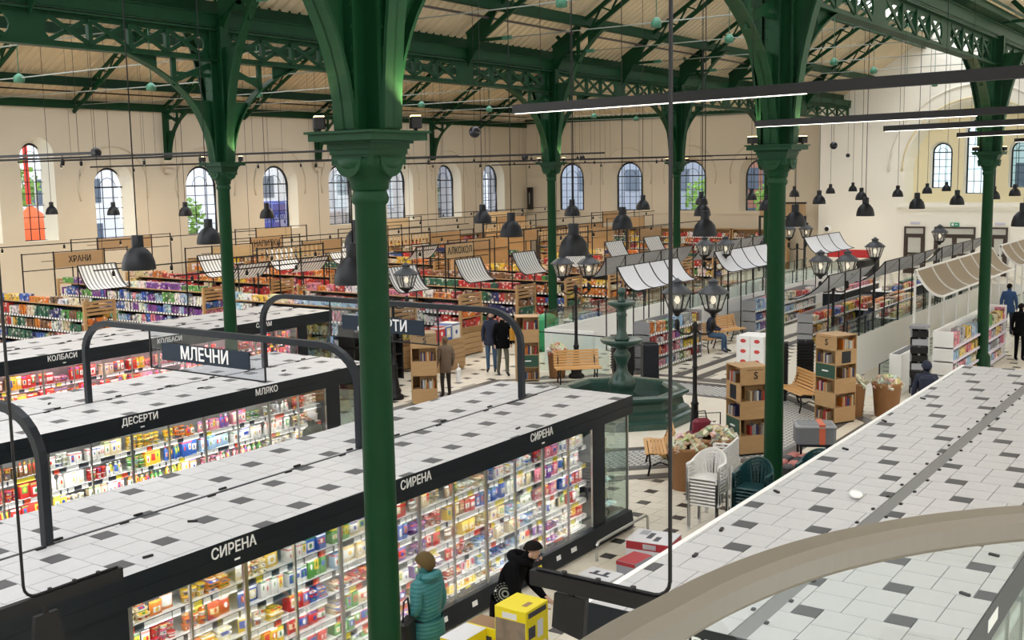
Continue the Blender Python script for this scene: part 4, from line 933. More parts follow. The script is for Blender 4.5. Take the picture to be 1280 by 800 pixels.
# tall wall shelves and counters along the side and end walls
def wall_unit(x, y, ln, rz, lab, theme, h=2.1):
    u = thing('tall_shelf', lab, 'shelf unit', (x, y, 0), rz, 'tall wall shelves')
    MB().box(0, ln, .0, .05, 0, h).box(0, .05, -.5, 0, 0, h).box(ln-.05, ln, -.5, 0, 0, h).box(0, ln, -.5, 0, h-.04, h).build('carcass', OAK, u)
    pk = MB()
    for z in (.2, .6, 1.0, 1.4, 1.75):
        s = MB().box(.05, ln-.05, -.48, 0, z-.03, z).build('shelf', OAK, u); MB().box(.05, ln-.05, -.5, -.48, z-.05, z).build('price_rail', RAILX, s)
        facings(pk, 'x', .08, ln-.08, -.45, 1, z, .32, theme)
    p = pk.build('grocery_packages', PACKA, None, (x, y, 0)); p.rotation_euler[2] = rz; tag(p, 'packages filling the '+lab, 'groceries', None, 'stuff')
for i in range(5): wall_unit(L-.6, 40.0-i*3.4, 3.3, -math.pi/2, 'lit wall shelf below the end wall windows, %s from the corner' % NTH[i], THEME[['warm', 'mixed', 'warm', 'red', 'dark'][i]], 2.25)
for i in range(6): wall_unit(33+i*4.4, 40.6, 4.2, 0, 'tall shelf along the side wall, %s from the left' % NTH[i], THEME[['warm', 'cool', 'mixed', 'warm', 'red', 'dark'][i]], 2.1)
# oak block walls behind the shelves of the side aisle
for i, (x0, x1, y) in enumerate(((38, 42, 29.2), (46, 52, 29.4), (48.2, 52.5, 35), (53.5, 57, 33))):
    k = thing('shop_kiosk', 'flat oak shop kiosk, %s from the left at the back of the aisle' % NTH[i], 'kiosk', (0, 0, 0)); MB().box(x0, x1, y, y+.3, 0, 2.3).build('wall', OAK, k); MB().box(x0-.05, x1+.05, y-.06, y, 2.3, 2.75).build('fascia', SIGNW if i % 2 else OAK, k)
    MB().box(x0+.2, x1-.2, y-.5, y-.02, .2, .9).build('counter', OAKX, k)
# black sign frames above the shelves
TAN = wood('tan_sign_board', (.46, .33, .18), (.55, .41, .24), 2, (1, 1, 8), .6)
def frame_sign(x0, x1, y, z0, z1, lab, txt=None, board=True, post=True, size=.3, bm=None):
    f = thing('overhead_sign', lab, 'sign', (0, y, 0))
    MB().bar((x0-1.2, 0, z1+.03), (x1+1.0, 0, z1+.03), .025, .03).bar((x0-1.2, 0, z0-.03), (x1+.9, 0, z0-.03), .025, .03).bar((x0-.5, 0, (z0+z1)/2), (x0-.02, 0, (z0+z1)/2), .02, .02).build('frame_rails', BLACK, f)
    for x in (x0-1.2, x0-.04, x1+.04, x1+1.0): MB().bar((x, 0, 0), (x, 0, z1+.06), .035, .035).build('post', BLACK, f)
    if board:
        b = MB().box(x0, x1, -.02, .02, z0, z1).build('board', bm or SIGNW, f)
        if txt: lettering(txt, size, TEXTK, b, ((x0+x1)/2, -.024, (z0+z1)/2), (R(90), 0, 0), .85)
    return f
frame_sign(22.2, 24.1, 34.2, 2.72, 3.22, 'brown overhead sign with black letters at the far left', 'ХРАНИ')
frame_sign(29.9, 31.5, 33.0, 2.84, 3.3, 'brown overhead drinks sign left of the column', 'НАПИТКИ', size=.33)
frame_sign(29.3, 31.3, 29.6, 2.8, 3.28, 'blank brown overhead sign above the mirrored awnings')
frame_sign(29.3, 30.8, 22.95, 2.86, 3.3, 'brown overhead alcohol sign above the drinks shelves', 'АЛКОХОЛ', size=.32, bm=TAN)
frame_sign(27.0, 29.5, 38.6, 2.9, 3.35, 'pale brown overhead board before the side wall')
frame_sign(36.0, 38.0, 29.0, 2.8, 3.25, 'brown overhead board right of the foreground column')
frame_sign(40.0, 42.4, 27.0, 2.75, 3.2, 'brown overhead board below the end wall windows')
frame_sign(44.0, 46.0, 23.5, 2.6, 3.1, 'brown overhead board next to the thin far column')
for i, (x0, x1, y, z0, z1, m) in enumerate(((33.4, 35.4, 36.5, 3.0, 3.45, TAN), (36.5, 38.5, 33.5, 2.9, 3.35, SIGNW), (40.5, 43, 36.0, 3.1, 3.55, TAN), (45, 47.5, 32, 3.0, 3.5, SIGNW), (49, 51.5, 35.5, 3.1, 3.6, TAN), (33.5, 35.2, 25.2, 2.8, 3.2, SIGNW), (37.2, 39, 23.6, 2.8, 3.2, TAN), (47.5, 50, 26.5, 2.9, 3.4, SIGNW), (52, 54.5, 30, 3.0, 3.5, SIGNW), (26.2, 28.0, 30.9, 2.85, 3.25, TAN))):
    frame_sign(x0, x1, y, z0, z1, 'plain %s overhead board deep in the side aisle, %s from the left' % ('tan' if m is TAN else 'brown', NTH[i]), bm=m)
for i, (x0, x1, y) in enumerate(((25.5, 28.6, 27.9), (32.0, 36.0, 29.0), (38.0, 42.0, 25.0), (42.5, 46.5, 31.0))):
    lv = thing('slatted_screen', 'pale slatted screen in a black frame, %s from the left above the shelves' % NTH[i], 'screen', (x0, y, 0), 0, 'slatted screens above the shelves')
    MB().bar((0, 0, 3.3), (x1-x0, 0, 3.3), .03, .04).bar((0, 0, 2.85), (x1-x0, 0, 2.85), .03, .04).build('rails', BLACK, lv)
    for xx in (0, x1-x0): MB().bar((xx, 0, 0), (xx, 0, 3.35), .04, .04).build('post', BLACK, lv)
    n = int((x1-x0)/.22); sl = MB().box(-.045, .045, -.01, .01, 2.87, 3.28).mesh('slat', TAN)
    for k in range(n): ob('slat', sl, lv, ((k+.5)*(x1-x0)/n, 0, 0))
# tracks with spots just above the shelves
for i, (x0, x1, y, z) in enumerate(((18, 29, 26.0, 3.25), (19, 30, 24.0, 3.1), (22, 36, 38.0, 3.3), (30, 42, 31.5, 3.35), (33, 46, 26.5, 3.3), (36, 50, 23.0, 3.25), (38, 54, 34.0, 3.5), (40, 56, 29.0, 3.45), (44, 58, 37.0, 3.6))):
    t = thing('spot_rail', 'thin black spotlight rail above the shelves, %s counted from the left' % NTH[i], 'spotlight rail', (0, y, z), 0, 'low spotlight rails')
    MB().bar((x0, 0, 0), (x1, 0, 0), .03, .035).build('rail', BLACK, t)
    for k in range(6):
        xx = x0+.6+k*(x1-x0-1)/5.2; s = ob('spot_head', SPOT, t, (xx, 0, -.12), 0, (1.0, 1.0, 1.0)); ob('spot_lens', SPL, s)
    for xx in (x0+.3, (x0+x1)/2, x1-.3): MB().tube([(xx, 0, 0), (xx, 0, roofz(xx, y)-z)], .007, 4).build('hanger', BLACK, t)

# ================================================================== stair wells and stalls of the nave
def well(x0, x1, y0, y1, lab, h=1.1, nx0=None, nh=1.1):
    w_ = thing('stair_well_parapet', lab, 'parapet', (0, 0, 0), 0, 'white stair well parapets')
    t = .08
    nx0 = nx0 or x0; MB().box(nx0, x1, y0, y0+t, 0, nh).build('side_wall', WHITEP, w_); MB().box(x0, x1, y1-t, y1, 0, h).build('side_wall', WHITEP, w_)
    MB().box(x0, x0+t, y0+t, y1-t, 0, nh).build('end_wall', WHITEP, w_); MB().box(x1-t, x1, y0+t, y1-t, 0, h).build('end_wall', WHITEP, w_)
    n = int((x1-x0)/1.5)
    for i in range(n):
        a = x0+i*(x1-x0)/n
        for yy in (y0+t/2, y1-t/2):
            h_ = h if yy > y0+t else nh
            if yy < y0+t and a < nx0: continue
            MB().box(a+.015, a+(x1-x0)/n-.015, yy-.006, yy+.006, h_, h_+.5).build('glass_panel', GREENG, w_)
            MB().box(a-.015, a+.015, yy-.015, yy+.015, h_, h_+.5).build('glass_post', DARKM2, w_)
    for yy, xa, h_ in ((y0+t/2, nx0, nh), (y1-t/2, x0, h)): MB().bar((xa, yy, h_+.51), (x1, yy, h_+.51), .03, .02).build('hand_rail', DARKM2, w_)
    return w_
well(27.2, 49, 15.95, 17.7, 'white stair well parapet behind the detergent shelf', nx0=30.6)
well(27.4, 46, 7.95, 9.35, 'white stair well parapet behind the tower bookcase', nh=.3)
# low glass screen before the first well
gs = thing('glass_balustrade', 'frameless glass balustrade behind the slatted bench', 'balustrade', (0, 0, 0))
for k in range(3): MB().box(26.2, 26.21, 14.95+k*.95, 14.95+k*.95+.93, .05, 1.15).build('glass_panel', GREENG, gs)
MB().bar((26.205, 14.95, 1.16), (26.205, 17.8, 1.16), .03, .03).build('hand_rail', DARKM2, gs)
for a, b, n, lab in ((27.55, 31.4, 4, 'white striped awning over the detergent shelf'), (34.1, 38.6, 4, 'white striped awning right of the lantern post'), (42.5, 46.7, 3, 'white striped awning before the gable wall')):
    awning(a, b, 15.45, 2.95, 14.8, 2.3, n, lab, 'white awnings of the nave', AWNFINE)
for a, b, n, lab in ((30.5, 36.8, 5, 'grey awning seen from behind over the first stair well'), (37.6, 43.5, 5, 'grey awning seen from behind left of the second column')):
    awning(a, b, 17.5, 2.95, 18.15, 2.3, n, lab, 'grey awnings seen from behind', AWNGREY)
for a, b, n, lab in ((27.4, 31.2, 3, 'grey awning behind the twin lantern'), (32.2, 37.9, 4, 'grey awning curving below the gable doors'), (38.6, 46, 5, 'grey awning nearest the gable doors')):
    awning(a, b, 9.3, 2.95, 10.35, 2.3, n, lab, 'grey awnings seen from behind', AWNGREY)
WHF = mat('white_frame', (.72, .71, .68), .5)
for a, b, n, lab in ((29.7, 38.9, 6, 'beige mesh awning on a white frame behind the right column'), (40.2, 47, 5, 'beige mesh awning on a white frame at the right edge')):
    awning(a, b, 7.8, 2.95, 7.1, 2.3, n, lab, 'beige mesh awnings', AWNBEI, WHF, width=.045)
def shelf_x(x0, x1, yf, h, lab, themes, levels, rail=RAILX, depth=.45, grp='long display shelves'):
    s = thing('display_shelf', lab, 'shelf unit', (0, yf, 0), 0, grp)
    MB().box(x0, x1, depth, depth+.04, 0, h).box(x0, x0+.03, 0, depth, 0, h).box(x1-.03, x1, 0, depth, 0, h).build('carcass', mat('shelf_side_grey', (.28, .28, .29), .5) if rail is RAILX else WHITEP, s)
    pk = MB(); n = len(themes)
    for li, z in enumerate(levels):
        sh = MB().box(x0, x1, 0, depth, z-.03, z).build('shelf', WHITEP, s); MB().box(x0, x1, -.02, 0, z-.05, z+.01).build('price_rail', rail, sh)
        cl = (levels[li+1] if li+1 < len(levels) else h+.1)-z-.07
        for k in range(n): facings(pk, 'x', x0+(x1-x0)*k/n, x0+(x1-x0)*(k+1)/n, .02, 1, z, cl, THEME[themes[k]], .1, .18)
    tag(pk.build('shelf_goods', PACKA, None, (0, yf, 0)), 'goods filling the '+lab, 'groceries', None, 'stuff'); return s
shelf_x(27.4, 30.8, 14.35, 1.45, 'detergent shelf with red and blue packs under the white awning', ['red', 'red', 'cool', 'cool', 'pastel', 'mixed'], (.12, .45, .8, 1.1))
shelf_x(35.6, 41.5, 14.6, 1.2, 'sweets shelf with pink and purple packs beside the far bench', ['cool', 'pastel', 'red'], (.15, .5, .85))
shelf_x(33.6, 40.0, 11.9, 1.1, 'produce shelf with white rails in front of the twin lantern', ['warm', 'mixed', 'warm'], (.15, .5, .85))
shelf_x(28.6, 35.0, 6.55, 1.55, 'cosmetics shelf with white rails behind the green column', ['pastel', 'pastel', 'cool', 'pastel'], (.12, .45, .8, 1.15), mat('lilac_rail', (.66, .6, .72), .5), grp='white shelves by the right column')
shelf_x(36, 42, 5.4, 1.3, 'red fronted shelf at the far right edge', ['red', 'red', 'dark'], (.15, .55, .95), grp='white shelves by the right column')
# produce counters between the stalls
for i, (x, y, lx, ly, c) in enumerate(((38, 11.2, 5, .9, 'warm'), (36.2, 10.0, 5, .8, 'warm'), (44, 12.2, 5, 1.0, 'mixed'), (48, 10.5, 4, 1, 'mixed'), (42.6, 14.0, 5, .7, 'red'), (39.5, 18.6, 5, .9, 'warm'), (31, 18.6, 5.5, .8, 'mixed'))):
    t = thing('produce_counter', 'low produce counter with heaped goods, %s among the nave stalls' % NTH[i], 'counter', (x, y, 0), 0, 'produce counters'); MB().box(0, lx, 0, ly, 0, .78).build('body', DARKM2, t); MB().box(-.03, lx+.03, -.03, ly+.03, .78, .82).build('top', WHITEP, t)
    pk = MB(); yy = .05
    while yy < ly-.3: facings(pk, 'x', .05, lx-.05, yy, 1, .82, .22, THEME[c], .15, .3); yy += .33
    tag(pk.build('produce_heap', PACKA, None, (x, y, 0)), 'heaped goods on the low produce counter, %s among the nave stalls' % NTH[i], 'produce', None, 'stuff')
st = thing('red_stall', 'red stall panel standing before the gable wall', 'stall', (56, 17.2, 0)); MB().box(0, 2.5, 0, .4, 0, 1.0).build('counter', BLACK, st); MB().rbox(-.1, .05, -.3, 1.9, 1.15, 1.55, .03).build('panel', mat('stall_red', (.45, .02, .025), .4), st)
# ================================================================== the square round the fountain
# ---- fountain
ft = thing('fountain', 'dark green marble fountain with octagonal basin and tiered bowls', 'fountain', (FX, FY, 0))
def octp(r, rot=math.pi/8): return [(r/math.cos(math.pi/8)*math.cos(math.pi/4*i+rot), r/math.cos(math.pi/8)*math.sin(math.pi/4*i+rot)) for i in range(8)]
def octlathe(prof, cap=False):
    mb = MB(); n = 8; vs = [(x, y, z) for r, z in prof for x, y in octp(r)]
    fs = [(i*n+j, i*n+(j+1) % n, (i+1)*n+(j+1) % n, (i+1)*n+j) for i in range(len(prof)-1) for j in range(n)]
    return mb.add(vs, fs)
octlathe([(1.62, 0), (1.62, .14), (1.5, .16), (1.42, .2), (1.42, .3), (1.32, .36), (1.28, .5), (1.36, .56), (1.42, .6), (1.42, .66), (1.38, .68), (1.2, .68), (1.14, .66), (1.1, .6), (1.05, .3), (.2, .25), (.01, .25)]).build('basin', MARBLE, ft)
MB().lathe([(1.08, .44), (.01, .44)], 8, cap=False, rot=math.pi/8).build('water', mat('still_water', (.02, .04, .035), .05), ft)
MB().lathe([(.32, .25), (.32, .52), (.27, .6), (.30, .68), (.32, .78), (.25, .92), (.14, 1.05), (.12, 1.2), (.15, 1.3), (.20, 1.4), (.2, 1.46), (.15, 1.52), (.12, 1.58), (.3, 1.66), (.46, 1.72), (.50, 1.78), (.49, 1.81), (.44, 1.81), (.3, 1.77), (.14, 1.76)], 28).build('lower_bowl', MARBLE, ft)
MB().lathe([(.16, 1.76), (.18, 1.82), (.13, 1.9), (.1, 2.0), (.085, 2.2), (.1, 2.3), (.13, 2.36), (.1, 2.42), (.09, 2.46), (.2, 2.54), (.31, 2.6), (.335, 2.65), (.32, 2.68), (.2, 2.64), (.06, 2.64)], 24).build('upper_bowl', MARBLE, ft)
MB().lathe([(.08, 2.64), (.09, 2.7), (.05, 2.76), (.05, 2.8), (.08, 2.84), (.095, 2.9), (.08, 2.96), (.02, 3.0)], 16).build('finial', MARBLE, ft)
# ---- lamp posts
LCAP = MB().lathe([(.245, .33), (.235, .36), (.13, .47), (.10, .49), (.07, .5), (.08, .56), (.095, .57), (.05, .6), (.015, .64)], 6).mesh('lantern_cap', mat('lantern_slate', (.05, .055, .065), .5))
LGL = MB().lathe([(.12, .0), (.20, .33)], 6, cap=False, smooth=False).mesh('lantern_glass', LANTG)
_m = MB()
for i in range(6):
    a = math.pi/3*i; _m.bar((.12*math.cos(a), .12*math.sin(a), 0), (.205*math.cos(a), .205*math.sin(a), .34), .018, .018)
_m.lathe([(.03, -.14), (.05, -.08), (.13, -.02), (.135, .015), (.1, .02)], 6)
LFR = _m.mesh('lantern_frame', BLACK); LBU = MB().lathe([(.02, .12), (.045, .18), (.03, .26), (.01, .28)], 10).mesh('bulb', BULB)
def lamp_post(x, y, ang, twin, lab):
    p = thing('lamp_post', lab, 'lamp post', (x, y, 0), ang, 'cast iron lantern posts'); zt = 2.82
    MB().lathe([(.22, 0), (.22, .08), (.14, .14), (.16, .22), (.11, .3), (.075, .6), (.07, .85), (.09, .88), (.06, .92), (.045, 1.1), (.045, 1.6), (.06, 1.63), (.045, 1.67), (.038, 2.36), (.06, 2.4), (.05, 2.46), (.07, 2.5), (.02, 2.58)], 12).build('pole', BLACK, p)
    spots = ((.36, 0), (-.36, 0)) if twin else ((0, 0),)
    if twin:
        for s in (1, -1): MB().tube([(0, 0, 2.4), (s*.12, 0, 2.32), (s*.26, 0, 2.32), (s*.36, 0, 2.4), (s*.36, 0, 2.58)], .022, 6).lathe([(.05, 2.42), (.055, 2.56), (.03, 2.62)], 8, (s*.36, 0, 0)).build('arm', BLACK, p)
    for sx, sy in spots:
        l = ob('lantern', LFR, p, (sx, sy, zt), 0, (1.35, 1.35, 1.0)); ob('lantern_cap', LCAP, l); ob('lantern_glass', LGL, l); ob('bulb', LBU, l)
for x, y, a, tw, lab in ((21.15, 18.3, R(-40), 1, 'twin lantern post half hidden by the foreground column'), (25.95, 15.85, R(-60), 1, 'lantern post behind the slatted bench'), (20.55, 9.72, R(-66), 1, 'tall twin lantern post beside the fountain and brown tubs'),
                         (29.4, 9.85, R(-55), 1, 'twin lantern post behind the tower bookcase'), (35.2, 10.5, 0, 0, 'single lantern post left of the gable doors'), (43.9, 10.68, 0, 0, 'small single lantern before the double door'),
                         (44.74, 16.55, R(-50), 1, 'distant twin lantern right of the middle column'), (34.5, 15.6, R(-50), 1, 'distant twin lantern between the white awnings')):
    lamp_post(x, y, a, tw, lab)
# ---- slatted benches
SLAT = MB().rbox(-.62, .62, -.03, .03, 0, .024, .006).mesh('slat', SLATW)
def bench(x, y, rz, lab, sx=1):
    b = thing('slatted_bench', lab, 'bench', (x, y, 0), rz, 'slatted benches')     # faces local -y
    prof = [(-.30, .43), (-.23, .445), (-.16, .44), (-.09, .43), (-.02, .425), (.05, .44), (.10, .50), (.135, .57), (.16, .64), (.18, .71), (.195, .78), (.205, .85)]
    for i, (py, pz) in enumerate(prof):
        q = prof[min(i+1, len(prof)-1)]; p0 = prof[max(i-1, 0)]; an = math.atan2(q[1]-p0[1], q[0]-p0[0])
        s = ob('slat', SLAT, b, (0, py, pz), 0, (sx, 1, 1)); s.rotation_euler = (an, 0, 0)
    for s in (-.5, .5):
        MB().tube([(s*sx, -.28, 0), (s*sx, -.24, .2), (s*sx, -.26, .42)], .02, 6).tube([(s*sx, .2, 0), (s*sx, .12, .2), (s*sx, .06, .42), (s*sx, .21, .84)], .02, 6).tube([(s*sx, -.26, .42), (s*sx, .06, .42)], .02, 6).tube([(s*sx, -.2, .2), (s*sx, -.05, .26), (s*sx, .1, .2)], .015, 6).build('leg', BLACK, b)
bench(25.25, 15.4, R(-48), 'varnished slatted bench in front of the glass balustrade')
bench(31.95, 14.6, R(-8), 'slatted bench on which a person sits')
bench(33.75, 14.85, R(-14), 'empty slatted bench next to the seated person', 1.05)
bench(18.55, 9.45, R(-150), 'slatted bench end showing behind the brown tub')
bench(25.15, 9.15, R(-135), 'slatted bench jutting out behind the tower bookcase', 1.05)
# ---- tower bookcases with books
SMARK = None
def book_row(cx, cy, rz, z, n, lab, grp, seed, t0, t1):
    r2 = random.Random(seed); t = t0
    for i in range(n):
        w_ = r2.uniform(.025, .05); h = r2.uniform(.17, .23); tilt = r2.choice([0, 0, 0, 0, .12]); c = [q*.6 for q in PAL[r2.choice(['red', 'brown', 'cream', 'navy', 'grey', 'white', 'brown', 'cream', 'orange', 'navy'])]]
        px, py = t+w_/2, -.21
        o = ob('book', BOOK, None, (cx+px*math.cos(rz)-py*math.sin(rz), cy+px*math.sin(rz)+py*math.cos(rz), z), rz, (w_, .15, h), c)
        o.rotation_euler = (0, tilt*.6, rz); tag(o, lab, 'book', grp); t += w_+.006+abs(tilt)*.1
        if t > t1-.05: break
BOOK = MB().box(-.5, .5, -.5, .5, 0, 1).mesh('book', PLAIN)
def bookcase(x, y, rz, lab, short, front, left, seed, tiers=5, H=1.78):
    """front faces local -y, left face local -x; codes: p panel, n niche with books, g green drawer, s lettered panel, d notice"""
    b = thing('tower_bookcase', lab, 'bookcase', (x, y, 0), rz, 'oak tower bookcases'); s, t = .31, .018; th_ = (H-.06)/tiers
    MB().box(-s+.02, s-.02, -s+.02, s-.02, 0, .05).build('base', BLACK, b)
    for i in range(tiers+1): MB().box(-s, s, -s, s, .05+i*th_-t/2, .05+i*th_+t/2).build('board', OAK, b)
    MB().box(-s+.2, s-.02, -s+.2, s-.02, .05, H-.01).build('core', OAK, b)
    MB().box(s-.018, s, -s, s, .05, H-.01).box(-s, s, s-.018, s, .05, H-.01).build('side_panel', OAK, b)
    MB().box(-s, -s+t, -s, -s+t, .05, H-.01).build('corner_post', OAK, b)
    for fi, (codes, ang, word) in enumerate(((front, 0, 'front'), (left, -math.pi/2, 'left'))):
        for i, c in enumerate(codes):
            zt = .05+(tiers-1-i)*th_
            P = ob('panel_pivot', None) if False else None
            if c in 'psgd':
                m = {'p': OAK, 's': OAK, 'g': mat('dark_green_drawer', (.02, .07, .045), .5), 'd': OAK}[c]
                o = MB().box(-s+t, s-t, -s, -s+.016, zt+t/2, zt+th_-t/2).build('drawer' if c == 'g' else 'panel', m, b); o.rotation_euler[2] = ang
                if c == 's': lettering('S', .2, TEXTK, o, (.02, -s-.004, zt+th_*.5), (R(90), 0, 0)); MB().box(-.17, .17, -s-.003, -s, zt+th_*.82, zt+th_*.86).build('title_strip', mat('brown_print', (.16, .09, .04)), o)
                if c == 'g': MB().box(-.09, .09, -s-.02, -s, zt+th_*.48, zt+th_*.56).build('handle', WHITEP, o)
                if c == 'd': MB().box(-.13, .13, -s-.006, -s, zt+.03, zt+th_-.03).build('notice', DARKM2, o)
            elif c == 'n':
                a = rz+ang; dy = -s+.2; cx, cy = x, y
                book_row(cx, cy, a, zt+t/2+.001, 8, 'book in the %s niche, %s face of the %s' % (ORD[i], word, short), 'books in the %s niche, %s face, %s' % (ORD[i], word, short), seed+i*7+fi*50, -.08 if fi == 0 else -.26, .28 if fi == 0 else .08)
    return b
bookcase(21.15, 17.35, R(-48), 'oak tower bookcase with a black mark beside the far lantern post', 'bookcase by the far lantern post', 'snpnp', 'ppppp', 11)
bookcase(25.0, 16.85, R(-52), 'oak tower bookcase with a green drawer left of the bench', 'bookcase left of the bench', 'npngn', 'ppppp', 23)
bookcase(20.6, 8.6, R(-40), 'oak tower bookcase left of the middle green column', 'bookcase left of the middle column', 'snpnp', 'ndngp', 37)
bookcase(24.2, 8.02, R(-27), 'oak tower bookcase right of the middle green column', 'bookcase right of the middle column', 'ndnpnp', 'sngnpn', 53, 6, 1.98)
# ---- brown tubs heaped with wrapped goods
TUBM = mat('brown_wicker', (.30, .145, .055), .6, var=.2, vs=30, bump=.4, bs=90)
for i, (x, y, r, cols, lab) in enumerate(((17.62, 8.5, .34, ['cream', 'cream', 'white', 'cream'], 'brown tub of wrapped goods beside the white chairs'), (18.55, 8.35, .40, ['cream', 'cream', 'white', 'grey'], 'brown tub of wrapped goods behind the white chairs'),
                                          (24.95, 7.85, .28, ['grey', 'white', 'cream', 'white'], 'brown tub of wrapped goods against the white parapet, left one'), (25.3, 7.2, .33, ['white', 'cream', 'cream', 'grey'], 'brown tub of wrapped goods against the white parapet, right one'), (25.75, 16.35, .28, ['cream', 'white', 'red', 'white'], 'brown tub beside the bookcase with the green drawer'))):
    t = thing('goods_tub', lab, 'tub', (x, y, 0), 0, 'brown tubs of wrapped goods'); hh = .78
    MB().lathe([(r*.74, 0), (r*.78, .03), (r*.97, hh-.08), (r*1.03, hh-.06), (r*1.03, hh), (r*.95, hh)], 24, cap=False).lathe([(r*.95, hh), (r*.9, hh-.12), (.01, hh-.12)], 24, cap=False).build('tub', TUBM, t)
    mb = MB(); rr = random.Random(i)
    for k in range(90):
        a, q = rr.uniform(0, 6.28), r*.92*math.sqrt(rr.random()); z = hh-.1+.22*(1-(q/r)**2)+rr.uniform(-.02, .04); s = rr.uniform(.05, .085)
        v = Vector((rr.uniform(-1, 1), rr.uniform(-1, 1), rr.uniform(.2, 1))).normalized(); u = v.orthogonal().normalized(); w_ = v.cross(u)
        c = Vector((q*math.cos(a), q*math.sin(a), z)); cc = tuple(min(1, g*rr.uniform(.7, 1.1)) for g in {'cream': (.58, .50, .30), 'white': (.74, .70, .58), 'grey': (.36, .34, .24), 'red': (.5, .2, .12)}[rr.choice(cols)])
        vs = [c+u*(sx*s)+w_*(sy*s*.7)+v*(sz*s*.35) for sz in (-1, 1) for sx, sy in ((-1, -1), (1, -1), (1, 1), (-1, 1))]
        mb.add(vs, [(0, 1, 5, 4), (1, 2, 6, 5), (2, 3, 7, 6), (3, 0, 4, 7), (4, 5, 6, 7), (3, 2, 1, 0)], 0, False, cc)
    o = mb.build('wrapped_goods', WRAP, None, (x, y, 0)); tag(o, 'wrapped goods heaped in the '+lab, 'wrapped goods', None, 'stuff')
# ---- plastic chairs in stacks
def chair_meshes(m):
    P = {}
    P['seat'] = MB().rbox(-.22, .22, -.22, .2, .405, .43, .012).mesh('seat', m)
    mb = MB(); n = 13
    # wrap-round back and arms: a bent band with slots
    for i in range(n-1):
        a0, a1 = math.pi*(-.02+1.04*i/(n-1)), math.pi*(-.02+1.04*(i+1)/(n-1))
        def rim(a): k = math.sin(max(0, min(math.pi, a))); return (.275*math.cos(a), .02+.23*k, .62+.19*k**1.5)
        p, q = rim(a0), rim(a1); mb.bar(p, q, .035, .04)
    P['rim'] = mb.mesh('rim', m)
    mb = MB()
    for i in range(3, 10):
        a = math.pi*i/12; k = math.sin(a); top = (.27*math.cos(a), .02+.225*k, .60+.19*k**1.5); bot = (.17*math.cos(a), .12+.06*k, .42); mb.bar(bot, top, .032, .012)
    P['backrest'] = mb.mesh('backrest', m)
    P['armrest'] = MB().bar((0, -.2, .63), (0, .08, .635), .05, .02).bar((0, -.2, .42), (0, -.2, .63), .05, .03).bar((0, -.05, .42), (0, -.05, .63), .02, .02).mesh('armrest', m)
    P['leg'] = MB().bar((0, 0, 0), (0, 0, .41), .05, .035).mesh('leg', m)
    return P
CW = chair_meshes(mat('white_plastic', (.80, .79, .77), .35)); CG = chair_meshes(mat('dark_green_plastic', (.012, .055, .06), .35))
def chair_stack(x, y, rz, n, P, colour, where, base=0):
    for k in range(n):
        pos = 'top of' if k == n-1 else '%s below the top of' % NTH[n-2-k]
        c = thing('plastic_chair', '%s plastic chair, %s %s' % (colour, pos, where), 'chair', (x-.012*k*math.sin(-rz)*0, y, base+.053*k), rz, '%s plastic chairs, %s' % (colour, where))
        ob('seat', P['seat'], c); ob('rim', P['rim'], c); ob('backrest', P['backrest'], c)
        for s in (-1, 1):
            ob('armrest', P['armrest'], c, (s*.26, 0, 0))
            for yy in (-.2, .22): ob('leg', P['leg'], c, (s*.235, yy, 0))
chair_stack(15.75, 7.22, R(-88), 9, CW, 'white', 'the nearer white stack')
chair_stack(16.75, 7.42, R(-170), 9, CW, 'white', 'the farther white stack')
chair_stack(15.75, 6.45, R(-88), 8, CG, 'dark green', 'the nearer green stack')
chair_stack(16.55, 5.75, R(-88), 9, CG, 'dark green', 'the green stack by the column')
# ---- white boxes on a pallet
pl = thing('pallet', 'black pallet under the white boxes', 'pallet', (29.55, 12.1, 0)); MB().box(-.45, .65, -.35, .55, .09, .12).build('deck', BLACK, pl); MB().box(-.45, .65, -.35, -.25, 0, .09).box(-.45, .65, .05, .15, 0, .09).box(-.45, .65, .45, .55, 0, .09).build('runners', BLACK, pl)
BXM = MB().rbox(-.205, .205, -.2, .2, 0, .29, .006).mesh('box', WHITEP); _g = MB(); _g.add([(-.075*1, -.202, .1)], []) 
LOGO = MB().prism([(.085*math.cos(math.pi*i/8), -.201, .15+.055*math.sin(math.pi*i/8)) for i in range(16)], (0, -.002, 0)).mesh('logo', mat('logo_red', (.62, .06, .05)))
for i in range(2):
    for j in range(2):
        for k in range(3):
            b = ob('cardboard_box', BXM, None, (29.35+i*.42, 12.0+j*.41-.1, .121+k*.292), 0); tag(b, 'white box with a red oval mark on the pallet, %s layer, %s column, %s row' % (('bottom', 'middle', 'top')[k], ('left', 'right')[i], ('front', 'back')[j]), 'box', 'white boxes on the pallet')
            ob('logo', LOGO, b); l = ob('logo', LOGO, b, (-.006, 0, 0)); l.rotation_euler[2] = -math.pi/2
MB().box(-.13, .13, -.204, -.201, .06, .24).build('delivery_note', mat('note_paper', (.75, .77, .82)), bpy.data.objects['cardboard_box.003' if 'cardboard_box.003' in bpy.data.objects else 'cardboard_box'])
